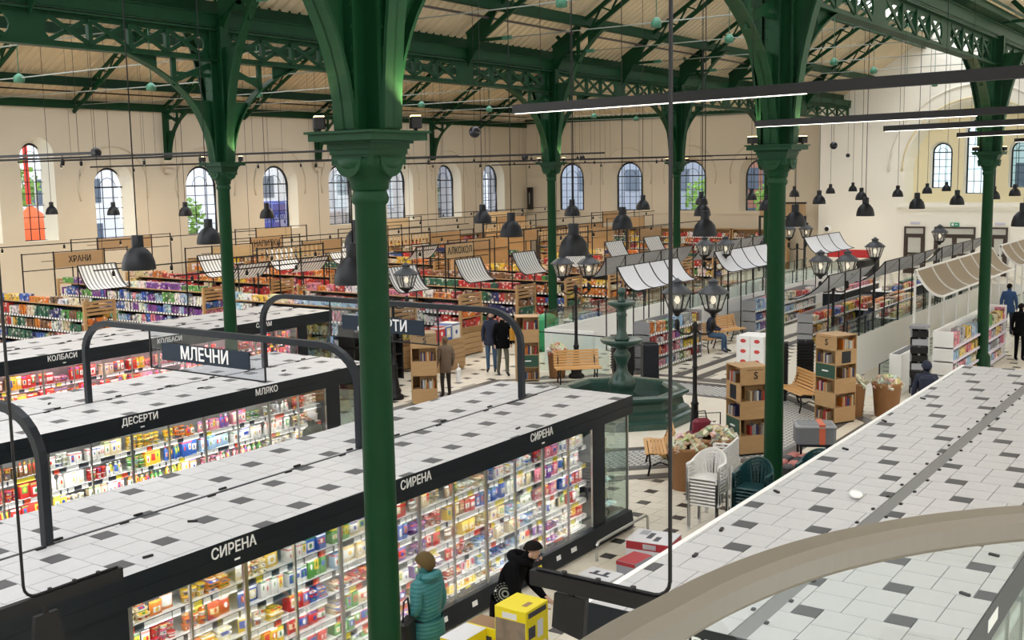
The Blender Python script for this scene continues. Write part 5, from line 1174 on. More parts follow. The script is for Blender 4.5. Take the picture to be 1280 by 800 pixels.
# ---- nested shopping baskets
_b = MB(); 
for (z0, z1, s0, s1) in ((0, .22, .86, 1.0), (.22, .245, 1.08, 1.08)):
    q = [(-.22, -.15), (.22, -.15), (.22, .15), (-.22, .15)]
    _b.add([(x*s0, y*s0, z0) for x, y in q]+[(x*s1, y*s1, z1) for x, y in q], [(0, 1, 5, 4), (1, 2, 6, 5), (2, 3, 7, 6), (3, 0, 4, 7)])
BSK = _b.mesh('basket', BLACK); BHD = MB().tube([(-.2, 0, .24), (-.1, .0, .265), (.1, 0, .265), (.2, 0, .24)], .01, 5).mesh('handle', DARKM2)
for (x, y, rz, n, wh) in ((26.6, 14.75, R(-50), 13, 'pile by the fountain'), (25.9, 9.98, R(20), 16, 'left pile by the middle column'), (26.5, 9.55, R(20), 16, 'right pile by the middle column')):
    for k in range(n):
        b = thing('shopping_basket', 'black shopping basket, %s from the top, %s' % (NTH[n-1-k], wh), 'basket', (x, y, .02+k*.075), rz, 'nested shopping baskets %s' % wh); ob('basket', BSK, b, None, 0, (1.3, 1.3, 1)); ob('handle', BHD, b)
    tag(MB().box(-.25, .25, -.18, .18, 0, .02).build('basket_trolley', BLACK, None, (x, y, 0), rz), 'flat black base under the basket pile '+wh, 'trolley')
bn = thing('dark_bin', 'dark grey bin beside the basket pile by the fountain', 'bin', (26.95, 14.1, 0), R(-50)); MB().rbox(-.22, .22, -.2, .2, 0, .95, .03).build('body', DARKM2, bn); MB().box(-.18, .18, -.15, .15, .95, .97).build('lid', BLACK, bn)
gb = thing('green_bin', 'bright green bin wrapped in bags at the foot of the far column', 'bin', (29.6, 19.15, 0)); MB().lathe([(.3, 0), (.34, .05), (.38, 1.0), (.36, 1.05), (.3, 1.05)], 18).build('body', mat('bright_green', (.02, .25, .10), .45), gb); MB().sphere((0, 0, 1.05), .3, 12, 8, 0, (1, 1, .5)).build('bag', mat('green_bag', (.05, .35, .16), .4), gb)
# ---- luggage and carts by the lantern post
sc = thing('suitcase', 'burgundy suitcase standing behind the lantern post', 'suitcase', (19.75, 9.2, 0), R(-50)); MB().rbox(-.32, .32, -.16, .16, .04, .52, .06).build('shell', mat('burgundy', (.13, .012, .025), .5), sc); MB().tube([(-.1, 0, .5), (-.1, 0, .82), (.1, 0, .82), (.1, 0, .5)], .012, 6).build('handle', BLACK, sc); MB().box(-.1, .14, -.165, -.16, .22, .38).build('label_plate', mat('grey_plate', (.3, .3, .32)), sc)
for s in (-.22, .22): MB().lathe([(.04, 0), (.04, .05)], 10, (s, 0, 0)).build('wheel', BLACK, sc)
sc = thing('shoulder_bag', 'dark red bag on top of the suitcase', 'bag', (19.75, 9.2, .525), R(-40)); MB().rbox(-.18, .18, -.1, .1, 0, .26, .06).build('body', mat('dark_red_leather', (.17, .012, .03), .5), sc); MB().tube([(-.12, 0, .24), (-.08, 0, .4), (.08, 0, .4), (.12, 0, .24)], .012, 6).build('strap', BLACK, sc)
ct = thing('shopping_cart', 'black and white cart beside the suitcase', 'cart', (20.4, 9.35, 0), R(-50))
MB().tube([(-.25, 0, .5), (.25, 0, .5)], .012, 6).tube([(-.25, .3, .5), (.25, .3, .5)], .012, 6).tube([(-.25, 0, .1), (-.25, 0, .75), (.25, 0, .75), (.25, 0, .1)], .014, 6).build('frame', BLACK, ct)
for k in range(6): MB().bar((-.24+k*.09, .0, .28+.02*k), (-.2+k*.09, .3, .5), .02, .02).build('bar', WHITEP, ct)
for s in (-.24, .24): MB().lathe([(.06, 0), (.06, .04)], 12, (s, .15, .02)).build('wheel', BLACK, ct)
tag(MB().sphere((0, 0, .16), .16, 12, 8, 0, (1, 1, 1)).build('cake_basket', mat('straw', (.55, .40, .17), .7), None, (19.3, 9.75, 0)), 'straw coloured round basket behind the lantern post', 'basket')
# ---- grey crate with an orange band on a toy heap
gx = thing('plastic_crate', 'grey plastic box with an orange band above the toys', 'crate', (19.75, 6.92, .6), R(-62)); MB().rbox(-.36, .36, -.25, .25, 0, .36, .05).build('body', mat('grey_plastic', (.17, .18, .195), .45), gx); MB().box(.05, .16, -.257, .257, -.003, .365).build('band', mat('orange_strap', (.60, .13, .06), .5), gx)
MB().rbox(-.37, .37, -.26, .26, .30, .35, .03).build('lid_rim', mat('light_grey_plastic', (.32, .33, .35), .4), gx)
tb = thing('toy_table', 'low table under the grey box', 'table', (19.75, 6.92, 0), R(-62)); MB().box(-.3, .3, -.25, .25, .55, .6).build('top', DARKM2, tb)
for sx in (-.27, .27):
    for sy in (-.22, .22): MB().box(sx-.02, sx+.02, sy-.02, sy+.02, 0, .56).build('leg', BLACK, tb)
for i in range(11):
    rr = random.Random(i+5); x, y = 18.35+(i % 4)*.29, 6.9+(i // 4)*.22
    t = thing('toy_car', 'pink and black boxed toy, %s in the heap beside the middle column' % NTH[i], 'toy', (x, y, .33), rr.uniform(-.3, .3), 'boxed toys in a heap'); MB().rbox(-.13, .13, -.09, .09, 0, .14, .03).build('body', mat('toy_pink', (.48, .17, .15), .4) if i % 2 else mat('toy_black', (.03, .03, .035), .4), t); MB().lathe([(.05, 0), (.05, .05)], 10, (.05, -.1, .02)).build('wheel', BLACK, t)
tag(MB().rbox(18.2, 19.35, 6.75, 7.5, 0, .32, .02).build('toy_pallet', DARKM2), 'dark low stand under the heap of boxed toys', 'stand')
# ---- boxes standing on the floor before the cheese case
def printed_box(x0, x1, y0, y1, z0, z1, m, lab, marks, rz=0):
    cx, cy = (x0+x1)/2, (y0+y1)/2
    b = thing('cardboard_box', lab, 'box', (cx, cy, z0), rz); hx, hy, h = (x1-x0)/2, (y1-y0)/2, z1-z0
    MB().rbox(-hx, hx, -hy, hy, 0, h, .006).build('carton', m, b)
    for (face, u0, u1, v0, v1, mm) in marks:
        if face == 'top': MB().box(-hx+u0*2*hx, -hx+u1*2*hx, -hy+v0*2*hy, -hy+v1*2*hy, h, h+.002).build('print', mm, b)
        if face == 'front': MB().box(-hx-.002, -hx, -hy+u0*2*hy, -hy+u1*2*hy, v0*h, v1*h).build('print', mm, b)   # towards -x
        if face == 'side': MB().box(-hx+u0*2*hx, -hx+u1*2*hx, -hy-.002, -hy, v0*h, v1*h).build('print', mm, b)     # towards -y
    return b
CWH = mat('white_carton', (.70, .70, .73), .5); CRD = mat('red_carton', (.42, .03, .04), .5); CYL = mat('yellow_carton', (.80, .66, .015), .45); CBR = mat('brown_carton', (.30, .18, .10), .7); CDK = mat('dark_print', (.05, .05, .07), .5); CGR = mat('grey_print', (.35, .36, .4), .5); CSK = mat('photo_print', (.22, .17, .13), .5, var=.6, vs=9)
printed_box(13.45, 14.0, 6.8, 7.45, 0, .45, CWH, 'white appliance box with a red stripe behind the red box', [('front', .02, .98, .72, .97, CRD), ('front', .3, .6, .76, .92, CWH), ('side', .02, .98, .72, .97, CRD), ('top', .15, .5, .3, .42, CDK), ('top', .3, .75, .5, .62, CDK), ('top', .55, .9, .65, .85, CGR), ('front', .05, .3, .05, .5, CDK)], R(8))
printed_box(12.7, 13.15, 6.85, 7.15, 0, .40, CGR, 'small grey box with a red lid on the floor', [('top', 0.01, .99, .01, .99, CRD), ('front', 0, 1, .86, .99, CRD)], R(-4))
printed_box(12.1, 12.45, 6.9, 7.4, 0, .35, CWH, 'white box printed with a dark appliance beside the aisle', [('top', .3, .42, .2, .8, CDK), ('top', .4, .75, .3, .42, CDK), ('top', .4, .7, .6, .72, CDK), ('front', .1, .9, .2, .8, CGR)], R(-3))
# yellow display of boxes in the foreground
printed_box(8.62, 9.02, 5.87, 6.25, .75, 1.35, CYL, 'tall yellow box with a picture on its left face, in front of the man', [('front', .03, .97, .05, .8, CSK), ('front', .3, .75, .82, .92, CWH), ('side', .1, .9, .86, .95, CDK), ('side', .1, .4, .5, .7, CDK), ('side', .5, .75, .45, .75, CWH), ('side', .55, .9, .1, .35, CWH), ('side', .12, .3, .1, .4, CDK), ('top', .3, .6, .2, .35, CBR)])
printed_box(8.25, 8.68, 6.4, 6.66, .6, 1.05, CYL, 'yellow box with a white printed lid at the bottom edge', [('top', .0, 1, 0, 1, CWH), ('front', .1, .9, .3, .8, CDK)])
printed_box(8.7, 8.95, 6.27, 6.66, .6, 1.05, CYL, 'open yellow box with a brown inner flap', [('top', .03, .97, .03, .97, CBR), ('front', .2, .8, .4, .8, CDK)])
printed_box(8.62, 9.1, 5.8, 6.25, .14, .75, CYL, 'lower yellow box carrying the tall one', [('front', .1, .9, .1, .9, CSK), ('side', .1, .9, .3, .8, CDK)])
printed_box(8.2, 8.62, 6.28, 6.68, .14, .6, CYL, 'lower yellow box carrying the white lidded one', [('front', .1, .9, .1, .9, CSK)])
printed_box(8.68, 9.05, 6.28, 6.68, .14, .6, CYL, 'lower yellow box carrying the open one', [('front', .1, .9, .1, .9, CSK)])
dp = thing('pallet', 'wooden pallet under the yellow boxes', 'pallet', (8.65, 6.25, 0)); MB().box(-.5, .5, -.5, .45, .1, .14).build('deck', OAKX, dp); MB().box(-.5, .5, -.5, -.4, 0, .1).box(-.5, .5, -.05, .05, 0, .1).box(-.5, .5, .35, .45, 0, .1).build('runners', OAKX, dp)
# ---- oak chest with drinks boxes, near the walkers
ch = thing('oak_chest', 'oak plank chest with boxes on top beside the walking person', 'chest', (24.55, 19.55, 0)); MB().box(.02, 1.18, .02, .98, 0, .9).build('body', OAK, ch)
for i in range(6): MB().box(0, 1.2, -.01, .02, .06+.14*i, .19+.14*i).build('plank', OAKX, ch); MB().box(-.01, .02, 0, 1.0, .06+.14*i, .19+.14*i).build('plank', OAKX, ch)
for i, (x, y, w_, d, h, c, lab) in enumerate(((24.75, 19.75, .3, .3, .42, 'red', 'red drinks box on the oak chest'), (25.1, 19.8, .3, .35, .45, 'blue', 'blue drinks box on the oak chest'), (25.5, 19.9, .35, .5, .45, 'white', 'white drinks box on the oak chest'))):
    tag(ob('drinks_box', MB().rbox(-.5, .5, -.5, .5, 0, 1, .01).mesh('drinks_box', PACK), None, (x, y, .9), 0, (w_, d, h), PAL[c]), lab, 'box')
# black rack behind the dairy case end
rk = thing('black_rack', 'black shelving rack behind the end of the dairy case', 'rack', (21.5, 20.0, 0)); MB().box(0, 2.0, .5, .55, 0, 1.7).box(0, .05, 0, .5, 0, 1.7).box(1.95, 2.0, 0, .5, 0, 1.7).build('carcass', BLACK, rk)
for z in (.3, .7, 1.1, 1.5): MB().box(0, 2, 0, .5, z, z+.03).build('shelf', BLACK, rk)
bk = thing('wire_basket', 'round wire basket stand before the black rack', 'basket', (20.6, 18.9, 0)); 
for z, r in ((.7, .3), (.8, .33), (.9, .36)): MB().tube([(r*math.cos(a*math.pi/8), r*math.sin(a*math.pi/8), z) for a in range(17)], .008, 5).build('ring', STEEL, bk)
MB().tube([(0, 0, 0), (0, 0, .7)], .03, 8).lathe([(.25, 0), (.25, .03), (.04, .06)], 14).build('stand', BLACK, bk)
# revolving card rack by the right parapet
rc = thing('card_rack', 'tall grey revolving card rack at the parapet corner', 'rack', (27.75, 7.15, 0)); MB().rbox(-.2, .2, -.2, .2, 1.72, 1.8, .02).build('cap', mat('rack_grey', (.25, .25, .27)), rc); MB().tube([(0, 0, 0), (0, 0, 1.75)], .03, 8).build('pole', STEEL, rc)
for k in range(8):
    for a in range(4): o = MB().box(-.17, .17, -.2, -.17, .12+.2*k, .27+.2*k).build('card_row', BLACK if (k+a) % 3 else CGR, rc); o.rotation_euler[2] = a*math.pi/2+.3
wb = thing('white_bin_box', 'white parapet end block with a dark top', 'parapet', (27.9, 7.6, 0)); MB().box(0, 1.6, 0, .3, 0, 1.0).build('block', WHITEP, wb); MB().box(.05, 1.55, .05, .25, 1.0, 1.01).build('top', mat('block_top', (.12, .12, .12)), wb)
# crates of produce at the far right edge
for i in range(4):
    c = thing('produce_crate', 'dark produce crate with orange and green goods, %s from the left at the right edge' % NTH[i], 'crate', (25.3+i*.75, 4.7-.1*i, .55), .1, 'produce crates at the right edge'); MB().box(-.33, .33, -.24, .24, 0, .2).build('crate', CBR, c); MB().sphere((0, 0, .2), .3, 12, 6, 0, (1, .75, .25)).build('heap', mat('orange_heap', (.55, .20, .06), .6) if i % 2 == 0 else mat('green_heap', (.18, .30, .06), .6), c)
tag(MB().box(24.9, 28.2, 4.1, 5.0, 0, .55).build('crate_stand', CBR), 'brown stand under the produce crates at the right edge', 'stand')
# ================================================================== people
SKIN = mat('skin', (.55, .34, .25), .55); HAIRB = mat('dark_hair', (.007, .005, .004), .85, spec=.15); HAIRW = mat('white_hair', (.62, .6, .57), .7); HAIRBR = mat('brown_hair', (.13, .075, .03), .6)
SHOE = mat('dark_shoe', (.015, .015, .017), .5)
def quilt(name, col):
    m = mat(name, col, .55); n = m.node_tree; p = n.nodes['Principled BSDF']; tc = n.nodes.new('ShaderNodeTexCoord'); wv = n.nodes.new('ShaderNodeTexWave')
    wv.bands_direction = 'Z'; wv.inputs['Scale'].default_value = 7.5; wv.inputs['Distortion'].default_value = .6; n.links.new(tc.outputs['Object'], wv.inputs['Vector'])
    b = n.nodes.new('ShaderNodeBump'); b.inputs['Strength'].default_value = .25; b.inputs['Distance'].default_value = .02; n.links.new(wv.outputs[0], b.inputs['Height']); n.links.new(b.outputs[0], p.inputs['Normal']); return m
def person(label, x, y, rz, ht, top, legs, hair, pose=None, bulk=1.0, z0=0, hood=False, long_coat=False, hat=None, skirt=None):
    J = dict(pelvis=(0, 0, .94), spine=(0, .01, 1.12), chest=(0, .0, 1.32), neck=(0, .01, 1.48), jaw=(0, -.02, 1.55), head=(0, -.015, 1.63), crown=(0, .0, 1.70))
    for s, n in ((1, 'l'), (-1, 'r')):
        J.update({'sh'+n: (s*.17, .01, 1.42), 'el'+n: (s*.235, .03, 1.14), 'wr'+n: (s*.24, -.06, .92), 'pa'+n: (s*.24, -.085, .84),
                  'hip'+n: (s*.09, 0, .90), 'kn'+n: (s*.1, -.02, .49), 'an'+n: (s*.1, .03, .09), 'to'+n: (s*.11, -.15, .035)})
    J.update(pose or {})
    for s, n in ((1, 'l'), (-1, 'r')):
        p = Vector(J['pa'+n]); d = (p-Vector(J['wr'+n])).normalized(); sd = Vector((0, -1, 0)); fw_ = d
        for k, (off, ln) in enumerate(((-.028, .055), (-.01, .07), (.009, .068), (.027, .052))):
            J['f%d%s' % (k, n)] = tuple(p+sd*(-off)+fw_*ln*.55); J['g%d%s' % (k, n)] = tuple(p+sd*(-off)+fw_*ln+Vector((-s*.012, 0, 0)))
        J['t0'+n] = tuple(p+sd*.045-fw_*.01); J['t1'+n] = tuple(p+sd*.055+fw_*.035)
    b = bulk
    RR = dict(pelvis=(.155*b, .115*b), spine=(.145*b, .11*b), chest=(.165*b, .12*b), neck=(.062, .062), jaw=(.07, .075), head=(.078, .095), crown=(.055, .068))
    for n in 'lr':
        RR.update({'sh'+n: (.078*b,)*2, 'el'+n: (.056*b,)*2, 'wr'+n: (.036,)*2, 'pa'+n: (.032, .02), 'hip'+n: (.095,)*2, 'kn'+n: (.066,)*2, 'an'+n: (.05,)*2, 'to'+n: (.045, .03), 't0'+n: (.011,)*2, 't1'+n: (.009,)*2})
        for k in range(4): RR['f%d%s' % (k, n)] = (.0095,)*2; RR['g%d%s' % (k, n)] = (.008,)*2
    E = [('pelvis', 'spine', 1), ('spine', 'chest', 1), ('chest', 'neck', 1), ('neck', 'jaw', 0), ('jaw', 'head', 0), ('head', 'crown', 0)]
    for n in 'lr':
        E += [('chest', 'sh'+n, 1), ('sh'+n, 'el'+n, 1), ('el'+n, 'wr'+n, 1), ('wr'+n, 'pa'+n, 0), ('pelvis', 'hip'+n, 1 if long_coat else 2), ('hip'+n, 'kn'+n, 2), ('kn'+n, 'an'+n, 2), ('an'+n, 'to'+n, 3)]
        for k in range(4): E += [('pa'+n, 'f%d%s' % (k, n), 0), ('f%d%s' % (k, n), 'g%d%s' % (k, n), 0)]
        E += [('pa'+n, 't0'+n, 0), ('t0'+n, 't1'+n, 0)]
    names = list(J); idx = {k: i for i, k in enumerate(names)}; sc = ht/1.76
    me = bpy.data.meshes.new('sk'); me.from_pydata([Vector(J[k])*sc for k in names], [(idx[a], idx[c]) for a, c, _ in E], [])
    o = bpy.data.objects.new('sk', me); COL.objects.link(o); o.modifiers.new('s', 'SKIN'); 
    for i, k in enumerate(names): sv = me.skin_vertices[0].data[i]; sv.radius = tuple(q*sc for q in RR[k]); sv.use_root = (k == 'pelvis')
    o.modifiers['s'].use_smooth_shade = True
    sb = o.modifiers.new('d', 'SUBSURF'); sb.levels = 1; sb.render_levels = 1
    bpy.context.view_layer.update(); dg = bpy.context.evaluated_depsgraph_get()
    bm_ = bpy.data.meshes.new_from_object(o.evaluated_get(dg)); bpy.data.objects.remove(o)
    bm_.name = 'body'; bm_.materials.clear()
    for m in (SKIN, top, legs, SHOE): bm_.materials.append(m)
    segs = [(Vector(J[a])*sc, Vector(J[c])*sc, t, RR[a][0]*sc) for a, c, t in E]
    mi = []
    for p in bm_.polygons:
        c = p.center; best = None
        for a, q, t, r_ in segs:
            d = q-a; u = max(0, min(1, (c-a).dot(d)/max(d.length_squared, 1e-9))); dist = (c-(a+d*u)).length-r_*.6
            if best is None or dist < best[0]: best = (dist, t)
        mi.append(best[1])
    bm_.polygons.foreach_set('material_index', mi); bm_.polygons.foreach_set('use_smooth', [True]*len(mi)); bm_.update()
    root = thing('person', label, 'person', (x, y, z0), rz); ob('body', bm_, root)
    hc = Vector(J['head'])*sc; up_ = (Vector(J['crown'])-Vector(J['jaw'])).normalized(); fwd = Vector((0, -1, 0)); fwd = (fwd-up_*fwd.dot(up_)).normalized(); side = up_.cross(fwd)
    def cap(name, m, r, fr, lo):
        mb = MB(); n, k = 14, 8; vs = []
        for i in range(k+1):
            for j in range(n):
                a = 2*math.pi*j/n; front = (1+math.cos(a))/2; lim = math.pi*(lo-(lo-fr)*front**.8); th_ = lim*i/k
                vs.append(hc+up_*(math.cos(th_)*r*1.12*sc+.005)+fwd*(math.cos(a)*math.sin(th_)*r*1.08*sc-.006)+side*(math.sin(a)*math.sin(th_)*r*.9*sc))
        mb.add(vs, [(i*n+j, i*n+(j+1) % n, (i+1)*n+(j+1) % n, (i+1)*n+j) for i in range(k) for j in range(n)], 0, True); return mb.build(name, m, root)
    if hat: cap('cap', hat, .118, .42, .55); cap('hair', hair, .108, .3, .68)
    else: cap('hair', hair, .106, .25, .60)
    # face: eyes, nose, mouth
    f = MB()
    for s in (-1, 1): f.sphere(hc+fwd*.083*sc+side*(s*.031)+up_*.008, .011, 8, 5, 1)
    f.sphere(hc+fwd*.1*sc-up_*.02, .016, 8, 5, 0, (.8, 1.2, 1.3)); f.sphere(hc+fwd*.084*sc-up_*.062, .018, 8, 4, 2, (1.3, .5, .3))
    f.build('face', [SKIN, HAIRB, mat('lips', (.4, .16, .14), .5)], root)
    for s in (-1, 1): MB().sphere(hc+side*(s*.083*sc)-up_*.012, .024, 8, 5, 0, (.5, .9, 1.2)).build('ear', SKIN, root)
    if J['pelvis'][2] > .8 and not long_coat:
        z1 = Vector(J['spine'])*sc; mb = MB(); n = 20; vs = []
        for zz, k in ((.78, 1.04), (.79, 1.08), (.9, 1.06), (1.02, .98)):
            for j in range(n): a = 2*math.pi*j/n; vs.append((.172*b*k*math.cos(a)*sc, .135*b*k*math.sin(a)*sc+.005, zz*sc))
        mb.add(vs, [(i*n+j, i*n+(j+1) % n, (i+1)*n+(j+1) % n, (i+1)*n+j) for i in range(3) for j in range(n)], 0, True); mb.build('jacket_hem', top, root)
    if hood:
        nk = Vector(J['neck'])*sc; MB().tube([nk+Vector((.1*math.cos(a), .03+.1*math.sin(a), .015+.03*math.sin(a)))*sc for a in [2*math.pi*i/14 for i in range(15)]], .05*sc, 8).build('hood', top, root)
    return root
TEAL = quilt('teal_puffer', (.035, .19, .205)); BLKC = mat('black_cloth', (.005, .005, .006), .95, spec=.1); NAVY = mat('navy_cloth', (.015, .02, .045), .8); JEANS = mat('blue_jeans', (.05, .10, .18), .8); DJEANS = mat('dark_jeans', (.02, .025, .045), .8)
KHAKI = mat('grey_green_trousers', (.11, .11, .08), .85); GREYJ = mat('grey_green_jacket', (.13, .14, .115), .85); BRCOAT = mat('brown_speckled_coat', (.17, .12, .085), .9, var=.5, vs=60); DKBR = mat('dark_trousers', (.03, .022, .02), .85)
tp = person('person in a teal quilted jacket seen from behind at the cheese case', 8.74, 7.22, R(180), 1.68, TEAL, DJEANS, HAIRBR, dict(wrl=(.2, -.12, 1.0), pal=(.19, -.17, .95)), 1.22, hood=True, hat=mat('olive_knit', (.10, .065, .02), .9))
hb = thing('handbag', 'black handbag hanging at the side of the person in teal', 'bag', (8.38, 7.2, .78), R(20)); MB().rbox(-.14, .14, -.06, .06, 0, .3, .03).build('body', BLACK, hb); MB().tube([(-.1, 0, .3), (-.06, 0, .5), (.06, 0, .5), (.1, 0, .3)], .012, 6).build('strap', BLACK, hb)
bend = dict(spine=(0, -.03, 1.12), chest=(0, -.12, 1.30), neck=(0, -.20, 1.44), jaw=(0, -.27, 1.48), head=(0, -.315, 1.54), crown=(0, -.335, 1.62), shl=(.18, -.13, 1.40), shr=(-.18, -.13, 1.40), ell=(.24, -.2, 1.12), elr=(-.24, -.2, 1.12), wrl=(.14, -.38, 1.0), wrr=(-.14, -.38, 1.0), pal=(.1, -.45, .98), par=(-.1, -.45, .98))
mp_ = person('bearded person in a black hooded top leaning forward behind the yellow box', 9.52, 6.74, R(14), 1.80, BLKC, BLKC, HAIRB, bend, 1.2, hood=True)
# round white print on the side of the black top
pr_ = MB()
for r0, r1 in ((.02, .035), (.05, .062), (.075, .082), (.098, .104)):
    n = 20
    for i in range(n):
        a0, a1 = 2*math.pi*i/n, 2*math.pi*(i+(.55 if r0 > .06 else 1))/n
        pr_.add([(r0*math.cos(a0), 0, r0*math.sin(a0)), (r1*math.cos(a0), 0, r1*math.sin(a0)), (r1*math.cos(a1), 0, r1*math.sin(a1)), (r0*math.cos(a1), 0, r0*math.sin(a1))], [(0, 1, 2, 3)])
o = pr_.build('round_print', mat('faded_white_print', (.30, .32, .30), .8), mp_, (-.232, -.08, 1.16)); o.rotation_euler = (R(0), R(0), R(-80))
o.scale = (1.2, 1.2, 1.2)
person('grey haired person in a grey jacket at the milk doors', 13.2, 13.3, R(190), 1.72, GREYJ, DKBR, HAIRW, None, 1.15)
person('person in blue jeans and a dark jacket, the left of the standing pair', 25.55, 18.45, R(-60), 1.76, NAVY, JEANS, HAIRBR, None, 1.15)
person('person in grey green trousers carrying a mustard bag, the right of the pair', 25.25, 17.85, R(-40), 1.76, BLKC, KHAKI, HAIRB, dict(anl=(.1, -.12, .09), tol=(.11, -.3, .035), knl=(.1, -.12, .49), anr=(-.1, .12, .09), tor=(-.11, -.05, .035)), 1.2)
mbg = thing('shoulder_bag', 'mustard yellow bag on the hip of the right walker', 'bag', (25.42, 17.52, 1.0), R(-40)); MB().rbox(-.16, .16, -.07, .07, 0, .36, .05).build('body', mat('mustard', (.50, .25, .02), .6), mbg); MB().tube([(-.1, 0, .34), (-.05, .02, .55), (.05, .02, .55), (.1, 0, .34)], .012, 6).build('strap', CBR, mbg)
person('person in a long speckled brown coat walking by the tower bookcase', 21.95, 17.3, R(150), 1.58, BRCOAT, DKBR, HAIRBR, dict(pelvis=(0, 0, .9), hipl=(.08, 0, .80), hipr=(-.08, 0, .80)), 1.2, long_coat=True)
cb = thing('carrier_bag', 'white carrier bag held by the person in the brown coat', 'bag', (22.1, 17.0, .42), R(30)); MB().rbox(-.14, .14, -.05, .05, 0, .34, .03).build('body', WHITEP, cb); MB().tube([(-.06, 0, .33), (0, 0, .46), (.06, 0, .33)], .01, 5).build('handle', WHITEP, cb)
sit = dict(pelvis=(0, .02, .55), spine=(0, .03, .74), chest=(0, -.02, .93), neck=(0, -.06, 1.08), jaw=(0, -.12, 1.13), head=(0, -.14, 1.20), crown=(0, -.14, 1.28), shl=(.17, -.03, 1.02), shr=(-.17, -.03, 1.02), ell=(.22, -.08, .78), elr=(-.22, -.08, .78), wrl=(.1, -.3, .72), wrr=(-.1, -.3, .72), pal=(.06, -.36, .71), par=(-.06, -.36, .71), hipl=(.09, -.02, .53), hipr=(-.09, -.02, .53), knl=(.11, -.44, .52), knr=(-.11, -.44, .52), anl=(.11, -.46, .1), anr=(-.11, -.42, .1), tol=(.12, -.64, .04), tor=(-.12, -.6, .04))
person('white haired person in a navy jacket sitting on the slatted bench', 31.75, 14.5, R(10), 1.76, NAVY, JEANS, HAIRW, sit, 1.15)
person('person in a dark cap and navy jacket wearing a backpack by the card rack', 22.95, 5.75, R(110), 1.74, NAVY, DJEANS, HAIRB, None, 1.15, hat=NAVY)
bp_ = thing('backpack', 'dark blue backpack on the person by the card rack', 'backpack', (22.72, 5.66, 1.0), R(110)); MB().rbox(-.16, .16, -.1, .1, 0, .48, .06).build('body', NAVY, bp_); MB().rbox(-.12, .12, .1, .14, .05, .25, .02).build('pocket', DJEANS, bp_)
person('dark clothed person standing at the right edge beyond the tiled roof', 34.4, 6.05, R(80), 1.70, BLKC, BLKC, HAIRB, None, 1.1)
person('stallholder in a dark jacket behind the white parapet glass', 33.0, 9.95, R(60), 1.66, NAVY, DJEANS, HAIRBR, None, 1.1)
person('person in blue standing behind the right green column', 39.6, 7.35, R(90), 1.75, mat('blue_cloth', (.02, .06, .16), .8), DJEANS, HAIRB, None, 1.1)
# ================================================================== balcony rail and hanging signs in the foreground
RAILM = mat('champagne_handrail', (.21, .19, .16), .42, .2)
pts = [(-1.2, .60, 4.95), (-.5, .66, 4.95), (.3, .71, 4.95), (.9, .73, 4.95), (1.25, .725, 4.95), (1.39, .71, 4.95), (1.54, .69, 4.95), (1.69, .652, 4.95), (1.82, .602, 4.95), (1.95, .53, 4.95), (2.06, .45, 4.95), (2.17, .345, 4.95), (2.27, .2, 4.95), (2.33, 0, 4.95), (2.35, -.4, 4.95), (2.35, -1.5, 4.95)]
def smooth_path(p, n=4):
    out = []; P = [Vector(q) for q in p]
    for i in range(len(P)-1):
        a, b, c, d = P[max(i-1, 0)], P[i], P[i+1], P[min(i+2, len(P)-1)]
        for k in range(n):
            t = k/n; out.append(.5*((2*b)+(c-a)*t+(2*a-5*b+4*c-d)*t*t+(-a+3*b-3*c+d)*t**3))
    return out+[P[-1]]
sp = smooth_path(pts)
bal = thing('balcony_railing', 'curved champagne coloured handrail over glass in the lower right corner', 'railing', (0, 0, 0))
mb = MB(); prof = [(-.031, -.024), (.031, -.024), (.034, -.018), (.034, .012), (.022, .026), (-.022, .026), (-.034, .012), (-.034, -.018)]
vs = []
for i, p in enumerate(sp):
    d = (sp[min(i+1, len(sp)-1)]-sp[max(i-1, 0)]).normalized(); a = Vector((d.y, -d.x, 0))
    for u, v in prof: vs.append(p+a*u+Vector((0, 0, v)))
n = len(prof); mb.add(vs, [(i*n+j, i*n+(j+1) % n, (i+1)*n+(j+1) % n, (i+1)*n+j) for i in range(len(sp)-1) for j in range(n)], 0, False)
mb.build('handrail', RAILM, bal)
mb = MB(); vs = []
for p in sp: vs += [p+Vector((0, 0, -.03)), Vector((p.x, p.y, 3.95))]
mb.add(vs, [(2*i, 2*i+1, 2*i+3, 2*i+2) for i in range(len(sp)-1)], 0, True); mb.build('glass', GREENG, bal)
fl = MB(); fl.prism([(p.x, p.y, 3.75) for p in sp]+[(-1.2, -1.5, 3.75)], (0, 0, .2)); o = struct(fl.build('floor_balcony', FTILE)); o['label'] = 'balcony slab on which the viewer stands'
# hanging black sign beams
def hanging_sign(lab, p, axis, ln, zb, pole_at):
    s = thing('hanging_sign_beam', lab, 'hanging sign', p, 0, 'hanging black sign beams'); u = Vector((1, 0, 0)) if axis == 'x' else Vector((0, 1, 0))
    MB().bar((0, 0, 0), u*ln, .05, .085).build('beam', BLACK, s)
    e = u*ln if pole_at else Vector((0, 0, 0)); dr = -u if pole_at else u; r = .09
    arc = [e+Vector((0, 0, 4.2)), e+Vector((0, 0, r+.05))]+[e+dr*(r*(1-math.cos(t)))+Vector((0, 0, .05+r*(1-math.sin(t)))) for t in (.4, .8, 1.2, 1.57)]
    arc += [e+dr*ln*.5+Vector((0, 0, .052)), e+dr*(ln*.96)+Vector((0, 0, .052))]
    MB().tube(arc, .011, 8).build('pipe', BLACK, s)
    for k in (.25, .5, .75): MB().lathe([(.016, .0), (.016, .03)], 8, tuple(e+dr*ln*k+Vector((0, 0, .04)))).build('clamp', BLACK, s)
    return s, u
s, u = hanging_sign('hanging black sign beam on a bent pipe in the right foreground', (5.0, 2.5, 3.36), 'y', .86, 0, 0)
